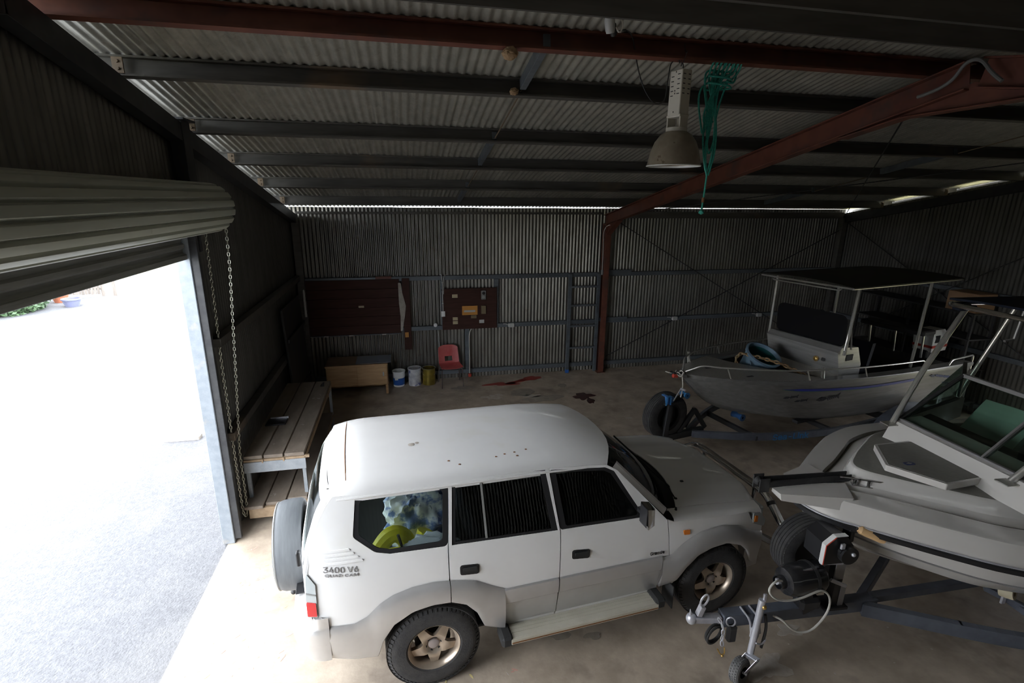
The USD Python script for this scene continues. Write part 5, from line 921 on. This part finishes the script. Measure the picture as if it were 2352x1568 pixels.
# gas bottle and cable: carried by the trailer
gb = thing('gas_bottle', 'glossy black gas bottle lying above the trailer drawbar in front of the spare tyre', 'gas bottle', (3.20, 3.06, .86), A2)
obj('cylinder', B().lathe([(0, -.20), (.06, -.20), (.11, -.185), (.125, -.15), (.132, -.10), (.132, .13), (.115, .16), (0, .165)], 40, (0, 0, 0), (1, .1, .0)), 'gas_black', gb); obj('collar', B().lathe([(.05, -.25), (.056, -.25), (.056, -.19), (.05, -.19)], 24, (0, 0, 0), (1, .1, 0)), 'gas_black', gb); obj('valve', B().cyl((-.20, -.02, 0), (-.26, -.026, 0), .018).box((-.25, -.03, .02), (.03, .05, .03), .006), 'steel_bright', gb)
obj('strap', B().lathe([(.133, -.015), (.136, -.015), (.136, .015), (.133, .015)], 40, (.05, .005, 0), (1, .1, 0)), 'dark_steel', gb); obj('cradle', B().bar((.02, 0, -.15), (.10, .02, -.335), .12, .10, up=(0, 1, 0)).box((.08, 0, -.24), (.20, .14, .12), .03), 'black_paint', gb)
obj('trailer_cable', B().tube(spline([(2.93, 2.99, .93), (2.82, 2.95, .965), (2.785, 2.95, .91), (2.83, 2.94, .83), (2.98, 2.93, .78), (3.14, 2.92, .81), (3.27, 2.92, .835), (3.355, 2.92, .76), (3.375, 2.92, .64), (3.33, 2.93, .50), (3.22, 2.93, .42), (3.08, 2.95, .45), (2.97, 2.98, .55), (2.93, 3.02, .555)], 70), .009, 8), 'cable_white', None, 'pale cable looping from the black gas bottle down to the trailer drawbar', 'cable')
# ================================================================== things along the walls
wb = thing('workbench', 'two-tier steel-framed workbench with paint-marked plank tops along the left wall', 'workbench')
BZ = .86; xe = [(-2.02, -1.80), (-1.79, -1.56), (-1.55, -1.31)]
for k, (a, b) in enumerate(xe):
    obj('plank', B().span((a, 6.22, BZ - .045), (b - .008, 8.86, BZ), .004), 'bench_wood', wb); obj('shelf_plank', B().span((a, 6.0 + .06 * k, .255), (b - .008, 8.80, .295), .004), 'bench_wood', wb)
obj('end_channel', B().span((-2.02, 6.20, BZ - .075), (-1.30, 6.26, BZ - .046), .003), 'bench_edge', wb); obj('end_plate', B().span((-2.02, 6.185, BZ - .21), (-1.30, 6.20, BZ - .07), .003), 'galvanised', wb, 'galvanised end plate')
for x in (-1.80, -1.555): obj('plank_stop', B().box((x, 6.19, BZ - .06), (.02, .02, .05)), 'bench_edge', wb)
obj('frame_rail', B().span((-1.36, 6.26, BZ - .12), (-1.31, 8.86, BZ - .046), .004), 'bench_edge', wb); obj('frame_rail', B().span((-2.02, 6.26, BZ - .12), (-1.97, 8.86, BZ - .046), .004), 'bench_edge', wb); obj('shelf_rail', B().span((-1.98, 6.02, .12), (-1.34, 6.07, .255), .004), 'bench_edge', wb)
obj('frame_rail', B().span((-1.36, 6.1, .19), (-1.31, 8.8, .255), .004), 'bench_edge', wb)
for x, y in ((-1.335, 6.24), (-1.335, 8.82), (-1.99, 6.24), (-1.99, 8.82)): obj('leg', B().span((x - .022, y - .022, 0), (x + .022, y + .022, BZ - .12), .003), 'galvanised', wb)
obj('bolt_end', B().box((-1.285, 6.22, BZ - .055), (.06, .04, .03), .004), 'bench_edge', wb)
cb_ = thing('clipboard', 'small black tray with a bright front edge lying on the workbench', 'tray', (-1.84, 7.20, BZ)); obj('base', B().box((0, 0, .012), (.26, .20, .024), .004), 'car_black', cb_); obj('lip', B().box((.02, .10, .03), (.24, .012, .03), .004), 'steel_bright', cb_)
obj('putty_knife', B().box((-1.42, 8.72, BZ + .008), (.03, .10, .016), .004).box((-1.42, 8.64, BZ + .002), (.05, .07, .004)), 'dark_steel', None, 'small dark tool at the far end of the workbench', 'hand tool')
lp = thing('leaning_panel', 'tall dark panel leaning against the left wall behind the workbench', 'panel', (-1.98, 9.75, 0)); obj('sheet', B().box((0, 0, 1.05), (.04, 1.5, 2.1), .006, np.array([[1, 0, -.04], [0, 1, 0], [.04, 0, 1]])), 'shelf_dark', lp); obj('batten', B().box((.03, 0, 1.55), (.03, 1.5, .07), .004), 'shelf_dark', lp); obj('batten', B().box((.05, 0, .5), (.03, 1.5, .07), .004), 'shelf_dark', lp)
ps = thing('tube_light', 'short white plastic strip standing in the far left corner', 'plastic strip', (-1.93, 10.62, 1.62)); obj('tube', B().cyl((0, 0, 0), (0, 0, .52), .022, n=14), 'conduit', ps); obj('cap', B().cyl((0, 0, .52), (0, 0, .55), .02), 'tin', ps)  # stands for a pale plastic strip, not a lamp
# cabinet
cab = thing('cabinet', 'low wooden cabinet with two sliding doors and a grey sheet on top', 'cabinet', (-1.01, 10.30, 0))
obj('carcass', B().span((-.60, .02, .17), (.60, .04 + .03, .20)).span((-.60, .02, .17), (-.575, .62, .63)).span((.575, .02, .17), (.60, .62, .63)).span((-.60, .60, .17), (.60, .62, .63)).span((-.60, .02, .17), (.60, .62, .195)), 'cabinet_wood', cab)
tp_ = obj('top', B().span((-.61, -.01, .63), (.61, .64, .66), .004), 'cabinet_dark', cab, 'dark brown cabinet top'); obj('top_edge', B().span((-.61, -.016, .625), (.61, .0, .66), .003), 'cabinet_wood', tp_)
for x0, x1, y in ((-.575, .02, .045), (.0, .575, .025)): q = obj('sliding_door', B().span((x0, y, .205), (x1, y + .014, .62), .002), 'cabinet_wood', cab)
obj('finger_pull', B().box((.52, .022, .43), (.03, .006, .09), .002), 'tin', q)
for x in (-.58, .58):
    for y in (.03, .60): obj('leg', B().span((x - .025, y - .02, 0), (x + .025, y + .03, .20), .003), 'cabinet_wood', cab)
obj('cover_sheet', B().box((-.68, 10.62, .664), (.70, .52, .008), .002), 'grey_sheet', None, 'flat grey-blue sheet lying on the wooden cabinet', 'sheet')
# pails
def pail(name, label, x, y, r, h, m, lid=False, band=None, taper=.9):
    t = thing(name, label, 'bucket', (x, y, 0)); obj('body', B().lathe([(0, 0), (r * taper, 0), (r * taper + .003, .01), (r, h - .02), (r + .010, h - .018), (r + .012, h), (r - .004, h), (r - .006, h - .03), (r * taper - .006, .02), (0, .02)], 36), m, t)
    if band: obj('label_band', B().lathe([(r * taper + .004 + (r - r * taper) * a, h * a) for a in (band[1], (band[1] + band[2]) / 2, band[2])] + [(r * taper + (r - r * taper) * band[2], h * band[2])], 36), band[0], t, band[3])
    obj('handle', B().tube(arc((0, -r * .2, h - .06), r + .012, math.pi * 1.02, math.pi * 1.98, 18, (1, 0, 0), (0, .55, .8)), .003, 6), 'tin', t)
    if lid: obj('lid', B().lathe([(0, h - .004), (r - .02, h - .004), (r - .01, h + .012), (r + .014, h + .010), (r + .014, h - .014)], 36), m, t)
    else: obj('rim', B().tube(arc((0, 0, h), r + .006, 0, 6.28, 37)[:-1], .006, 6, True), 'tin' if m != 'white_plastic' else m, t)
    return t
b1 = pail('bucket', 'white plastic bucket with a blue label, nearest the cabinet', -.19, 10.76, .130, .335, 'white_plastic', False, ('pail_blue', .12, .58, 'blue printed label')); obj('label_print', B().box((-.05, -.124, .19), (.07, .006, .06), .002), 'white_plastic', b1)
pail('bucket', 'white paint pail with dark drips and blue paint stains, middle of the three', .15, 10.76, .135, .375, 'white_paint', True, None, .99)
pail('bucket', 'gold-coloured tin drum with a wire handle beside the red chair', .455, 10.76, .138, .365, 'tin_gold', False, None, .99)
# chair
chr_ = thing('chair', 'red plastic stacking chair with thin metal legs against the back wall', 'chair', (.92, 10.60, 0), math.radians(6))
U = np.linspace(-1, 1, 17); rows = []
for t in np.linspace(0, 1, 22):
    row = []
    for a in U:
        w = .235 - .02 * t
        if t < .5:
            q = t / .5; y, z = -.20 + .40 * q, .445 - .025 * math.sin(q * math.pi * .9) + .03 * abs(a) ** 3 - .02 * (1 - q) ** 4
        else:
            q = (t - .5) / .5; y, z = .20 + .02 * math.sin(q * 1.5) + .10 * q - .045 * abs(a) ** 2.5, .44 + .38 * q ** 1.15 - .05 * abs(a) ** 4 * q
        row.append((a * w, y, z))
    rows.append(row)
v, f = np.array(rows).reshape(-1, 3), grid_faces(22, 17); cen = (f.reshape(-1, 3)); rowi = f // 17; coli = f % 17
keep = ~((rowi.min(1) >= 12) & (rowi.max(1) <= 15) & (coli.min(1) >= 5) & (coli.max(1) <= 11)); f = f[keep]
obj('shell', B().add(*thicken(v, f, V3(0, .006, -.008))), 'chair_red', chr_)
for sx in (-1, 1): obj('leg', B().tube(fillet([(sx * .17, -.14, .42), (sx * .22, -.17, .40), (sx * .235, -.20, 0)], .03), .011, 8), 'chair_leg', chr_); obj('leg', B().tube(fillet([(sx * .17, .14, .41), (sx * .22, .18, .40), (sx * .235, .24, 0)], .03), .011, 8), 'chair_leg', chr_)
obj('crossbar', B().tube([(-.20, -.15, .405), (.20, -.15, .405)], .010, 8), 'chair_leg', chr_)
# boards on the back wall
nb = thing('notice_board', 'large dark brown wooden board mounted on the back wall above the cabinet', 'board', (-1.07, YB - .10, 1.71)); 
for k in range(6): obj('board_plank', B().box((0, 0, -.485 + .194 * k), (1.96, .022, .190), .003), 'board_brown', nb)
obj('paper_tag', B().box((.19, -.014, .02), (.11, .004, .045), .001), 'tag_cream', nb, 'small pale paper tag'); obj('paper_tag', B().box((.86, -.014, .25), (.07, .004, .02), .001), 'board_brown', nb); obj('bottom_ledge', B().box((0, -.02, -.585), (1.96, .04, .02)), 'girt_grey', nb)
for x in (-.05, .62, -.55): obj('ledge_clip', B().box((x, -.045, -.585), (.09, .012, .02), .002), 'conduit', nb)
obj('red_strip', B().box((-.40, YB - .13, 2.33), (.32, .012, .055), .003), 'red_oxide', None, 'dull red strip fixed above the dark brown board', 'strip')
vb = thing('wall_plank', 'dark brown vertical plank beside the torn plywood strip on the back wall', 'plank', (.045, YB - .115, 1.53)); obj('board', B().box((0, 0, 0), (.15, .03, 1.55), .004), 'board_brown', vb); obj('switch_plate', B().box((-.02, -.02, -.44), (.075, .012, .11), .003), 'tag_orange', vb, 'small tan switch plate')
obj('torn_strip', B().prism([(-.11, 2.22), (-.055, 2.21), (-.03, 2.0), (.03, 1.72), (0, 1.5), (-.04, 1.3), (-.06, 1.19), (-.10, 1.18), (-.09, 1.5), (-.11, 1.8)], .012, (.0, YB - .135, 0), (1, 0, 0), (0, 0, 1)), 'ply_torn', None, 'ragged pale strip of torn plywood between the dark board and the plank', 'plywood strip')
sb_ = thing('switch_board', 'dark brown switchboard panel with meter boxes and coloured tags on the back wall', 'switchboard', (1.39, YB - .115, 1.61)); obj('backing', B().box((0, 0, 0), (1.20, .022, .90), .004), 'board_brown', sb_)
def on(name, x, z, w, h, d, m, label=None, parent=sb_): return obj(name, B().box((x - 1.39, -.012 - d / 2, z - 1.61), (w, d, h), .003), m, parent, label)
on('tag', 1.07, 1.90, .12, .075, .006, 'tag_cream', 'cream card tag'); on('tag', 1.07, 1.40, .11, .07, .006, 'tag_cream'); on('tag', 1.07, 1.315, .11, .07, .006, 'tag_cream'); on('tag', 1.65, 1.32, .11, .075, .008, 'conduit', 'white tag'); on('tag', 1.475, 1.43, .12, .07, .004, 'tag_brown')
og = on('orange_notice', 1.39, 1.575, .34, .20, .01, 'tag_orange', 'orange notice with a pale strip'); on('notice_strip', 1.385, 1.56, .25, .045, .014, 'conduit', None, sb_)
mb_ = on('meter_box', 1.69, 1.91, .10, .19, .05, 'meter_grey', 'grey socket box with two round outlets')
for z in (1.955, 1.865): obj('outlet', B().lathe([(.0, .0), (.03, 0), (.034, .006), (.034, -.012)], 20, (.30, -.063, z - 1.61), (0, -1, 0)), 'car_black' if z > 1.9 else 'tin', mb_)
on('relay_box', 1.69, 1.585, .10, .18, .05, 'tag_brown', 'brown relay box')
cd = thing('conduit', 'white conduit and cable running down beside the switchboard to a small switch', 'conduit', (.81, YB - .10, 0)); obj('pipe', B().tube(fillet([(-.04, 0, 2.36), (-.02, -.03, 2.38), (0, -.03, 2.2), (0, -.03, 1.58)], .04), .010, 8), 'conduit', cd); obj('switch_box', B().box((.0, -.035, 1.52), (.085, .035, .12), .006), 'white_plastic', cd)
for z in (2.2, 2.0, 1.75): obj('saddle', B().box((.0, -.03, z), (.035, .02, .02), .003), 'conduit', cd)
obj('cable', B().tube(spline([(.14, 0, 2.35), (.07, -.03, 2.36), (.03, -.035, 2.2), (.02, -.035, 1.95)], 16), .006, 6), 'cable_white', cd)
obj('wall_disc', B().lathe([(0, .012), (.035, .012), (.042, .006), (.042, 0)], 24, (.64, YB - .10, 1.27), (0, -1, 0)), 'white_plastic', None, 'small white round disc on the girt left of the switchboard', 'disc')
dp = thing('drop_pipe', 'thin dark pipe with a bent top running down the back wall to a red cap', 'pipe', (1.37, YB - .115, 0)); obj('pipe', B().tube(fillet([(.06, .02, 1.16), (.02, 0, 1.10), (0, -.01, 1.02), (0, -.01, .12)], .04), .012, 8), 'cable_white', dp); obj('cap', B().cyl((0, -.03, .06), (0, -.03, .13), .035), 'red_cap', dp, 'red cap')
obj('thin_conduit', B().tube([(.70, YB - .10, 1.14), (.715, YB - .10, .60)], .009, 7), 'conduit', None, 'short white conduit above the red chair', 'conduit')
def outlet(x, z, label):
    t = thing('power_outlet', label, 'power outlet', (x, YB - .085, z), group='power outlets on the middle girt'); obj('box', B().box((0, -.03, 0), (.13, .06, .085), .008), 'white_plastic', t); obj('face', B().box((0, -.062, 0), (.11, .006, .07), .004), 'conduit', t); obj('lead', B().tube(spline([(-.06, -.02, .0), (-.12, -.01, .03), (-.18, 0, .03)], 10), .008, 6), 'cable_white', t)
outlet(2.32, 1.20, 'white power outlet on the back wall girt right of the switchboard'); outlet(6.32, 1.20, 'white power outlet on the girt above the aluminium boat bow'); outlet(8.61, 1.20, 'white power outlet on the girt just left of the boat canopy post')
ld = thing('wall_ladder', 'grey steel ladder with five rungs fixed beside the red portal post', 'ladder', (4.01, YB - .125, 0))
for x in (-.35, .33): obj('stile', B().box((x, 0, 1.16), (.075, .05, 2.32), .004), 'girt_grey', ld)
obj('stile_foot', B().box((-.35, 0, .04), (.08, .055, .08), .003), 'pail_blue', ld, 'blue painted foot')
for z in (2.03, 1.60, 1.12, .60): obj('rung', B().box((0, -.005, z), (.66, .05, .045), .004), 'girt_grey', ld)
# ================================================================== overhead
LS = (.85, .85, .93)
lm = thing('high_bay_lamp', 'dusty beige high-bay lamp with a slotted ballast box hanging from the red purlin', 'pendant lamp', (2.135, 3.93, 4.197), math.radians(-73)); UsdGeom.Xformable(lm).AddScaleOp().Set(Gf.Vec3f(*LS))
obj('shade', B().lathe([(.243, 0), (.240, .012), (.232, .05), (.215, .12), (.185, .19), (.140, .245), (.09, .275), (.085, .272), (.137, .239), (.18, .186), (.210, .118), (.227, .05), (.236, .012)], 48), 'lamp_shade', lm)
obj('reflector', B().lathe([(.241, .001), (.226, .046), (.208, .116), (.178, .184), (.136, .236), (.05, .26)], 48), 'lamp_inner', lm, 'pale inside of the lamp shade'); obj('shade_rim', B().tube(arc((0, 0, 0), .243, 0, 6.28, 49)[:-1], .005, 6, True), 'lamp_inner', lm)
obj('bulb', B().lathe([(0, .06), (.035, .07), (.05, .12), (.035, .18), (.025, .25), (0, .25)], 20), 'lens_clear', lm)
nk = obj('neck', B().lathe([(.095, .268), (.095, .30), (.085, .305)], 28).box((-.075, 0, .345), (.015, .10, .09), .004).box((.075, 0, .345), (.015, .10, .09), .004).box((0, 0, .39), (.165, .115, .02), .004).box((0, .05, .345), (.10, .012, .09), .004), 'lamp_box', lm)
bx = obj('ballast_box', B().box((0, 0, .565), (.145, .12, .34), .006), 'lamp_box', lm)
for k in range(5):
    for x in (-.036, .036): obj('vent_slot', B().box((x, -.0605, .70 - .036 * k - .012 * (x < 0)), (.030, .003, .006), .001), 'car_dark', bx)
    for y in (-.03, .03): obj('vent_slot', B().box((.073, y, .70 - .036 * k), (.003, .026, .006), .001), 'car_dark', bx)
for z in (.72, .58, .56, .42): obj('screw_hole', B().box((.0, -.061, z), (.008, .003, .012), .001), 'car_dark', bx)
hk = obj('hook', B().tube(spline([(0, 0, .73), (.015, 0, .76), (0, 0, .79), (-.012, 0, .77)], 14), .005, 6), 'dark_steel', lm)
wz = (ZL(3.95) - 4.197) / .93
obj('hanging_wire', B().tube(spline([(-.005, 0, .785), (-.02, .0, .83), (-.03, .02, wz)], 10), .003, 5).tube(spline([(.005, 0, .785), (.05, 0, .87), (.02, .02, wz + .05), (-.03, .04, wz + .13)], 14), .003, 5), 'dark_steel', lm)
lc = thing('lamp_cable', 'dark lamp cable drooping from its plug at the purlin to the lamp ballast box', 'cable', (0, 0, 0))
obj('flex', B().tube(spline([(1.555, 3.86, 5.075), (1.60, 3.88, 5.10), (1.70, 3.93, 5.105), (1.77, 3.99, 5.02), (1.81, 4.0, 4.90), (1.90, 4.0, 4.72), (2.0, 4.0, 4.655), (2.045, 4.0, 4.68), (2.055, 3.99, 4.76), (2.06, 3.98, 4.88), (2.085, 3.97, 4.955), (2.11, 3.95, 4.96), (2.12, 3.94, 4.935)], 80), .0045, 7), 'cable_black', lc)
obj('plug', B().cyl((1.485, 3.74, 5.09), (1.515, 3.78, 5.04), .026, .022, 16), 'cable_black', lc)
pg = thing('ceiling_socket', 'white pendant socket and white flex hanging below the ridge', 'socket', (1.455, 3.71, 5.075)); obj('socket_body', B().lathe([(0, .055), (.03, .05), (.036, .03), (.034, -.02), (.028, -.045), (0, -.045)], 24, (0, 0, 0), (-.25, -.3, .9)), 'conduit', pg); obj('flex', B().tube(spline([(-.01, -.01, .05), (-.07, -.03, .10), (-.12, -.03, .09)], 10), .006, 7).tube(spline([(.0, -.01, .05), (.06, 0, .06), (.10, .02, .0), (.08, .02, -.03), (.05, .01, .0)], 14), .006, 7), 'cable_white', pg)
rt = thing('green_rope', 'teal rope coiled over the red purlin and hanging down beside the lamp', 'rope', (2.52, 3.97, 0))
rr_ = np.random.default_rng(11); zt = ZL(3.95)
for k in range(7):
    x0 = -.09 + .035 * k; zb = (4.14, 4.13, 4.30, 4.60, 4.16, 4.66, 4.45)[k]; w = .05 + .02 * rr_.uniform(-1, 1); xb = -.04 + .02 * rr_.uniform(-1, 1) - .012 * k + (.03 if k in (1, 4) else 0)
    obj('strand', B().tube(spline([(x0, -.035, zt + .02), (x0 + .01, .0, zt - .03), (xb + w * .5, .02, (zt + zb) / 2), (xb + .02, .02, zb + .05), (xb, .02, zb), (xb - .02, .02, zb + .05), (xb - w * .5, .02, (zt + zb) / 2 + .1), (x0 - .03, .0, zt - .04), (x0 - .02, -.035, zt + .02)], 60), .0075, 7), 'rope_teal', rt)
obj('wrap', B().tube([(-.02 + .10 * math.cos(t) * (1 + .1 * math.sin(3 * t)), .01 + .035 * math.sin(t), zt - .06 - .008 * t) for t in np.linspace(0, 15.7, 90)], .0075, 7), 'rope_teal', rt)
obj('side_loop', B().tube(spline([(-.06, .01, zt - .10), (-.09, .02, zt - .25), (-.125, .02, zt - .36), (-.11, .02, zt - .43), (-.04, .02, zt - .41)], 30), .0075, 7).tube(spline([(.08, .0, zt + .01), (.115, .02, zt - .04), (.10, .02, zt - .12), (.04, .02, zt - .11)], 24), .0075, 7), 'rope_teal', rt)
obj('tail', B().tube(spline([(-.045, .02, 4.15), (-.05, .02, 4.0), (-.06, .02, 3.85)], 16), .0075, 7), 'rope_teal', rt); obj('end_knot', B().sphere((-.06, .02, 3.845), (.018, .018, .022)).tube([(-.06 + .016 * math.cos(t), .02 + .016 * math.sin(t), 3.845 + .008 * math.sin(2 * t)) for t in np.linspace(0, 6.28, 24)[:-1]], .007, 6, True), 'rope_teal', rt); obj('tag', B().cyl((-.055, .02, 3.92), (-.055, .02, 3.96), .012), 'rust', rt)
def nest(x, y, z, r, label, seed):
    t = trimesh.creation.icosphere(3); v = np.array(t.vertices); v *= V3(1.1, .8, .9) * r * (1 + .6 * (meshkit.fbm(v * 3 + seed, 3, seed)[:, None] - .5)); obj('mud_nest', B().add(v + (x, y, z), t.faces), 'mud', None, label, 'wasp nest')
nest(.81, 3.925, ZL(3.95) - .035, .05, 'brown mud wasp nest under the red purlin', 3); nest(1.01, 4.72, ZL(4.78) + .03, .035, 'small brown mud wasp nest beside the purlin bridging', 5)
rc = thing('rafter_conduit', 'white bent conduit passing through the ridge of the red portal frame', 'conduit', (4.36, 0, 0)); obj('pipe', B().tube(spline([(.0, 3.30, 4.80), (0, 3.41, 4.90), (0, 3.50, 4.985), (0, 3.59, 4.985), (0, 3.66, 4.90), (0, 3.76, 4.84), (0, 3.95, 4.80)], 30), .014, 9), 'conduit_dull', rc)
kc = thing('knee_cable', 'short pale cable looping over the knee of the red portal frame', 'cable', (4.40, 10.75, 0)); obj('flex', B().tube(spline([(-.02, .10, 2.3), (-.03, .10, 3.1), (-.02, .08, 3.30), (.0, .0, 3.37), (.0, -.15, 3.40)], 24), .010, 7), 'cable_white', kc)
# ================================================================== dim things along the right-hand wall
sr = thing('shelf_rack', 'dark steel shelving rack against the right wall', 'shelves', (10.35, 8.35, 0))
for y in (-1.2, 0, 1.2):
    for x in (-.25, .25): obj('upright', B().box((x, y, 1.0), (.04, .04, 2.0), .003), 'dark_steel', sr)
for z in (.25, .9, 1.5, 1.98): obj('shelf', B().box((0, 0, z), (.56, 2.46, .03), .004), 'shelf_dark', sr)
bxs = thing('cardboard_box', 'brown cardboard box on top of the dark shelving rack', 'box', (10.32, 7.42, 1.996)); obj('carton', B().box((0, 0, .17), (.42, .55, .34), .004), 'cardboard', bxs); obj('flap', B().box((0, -.14, .345), (.42, .26, .006), .001).box((0, .14, .345), (.42, .26, .006), .001), 'cardboard', bxs)
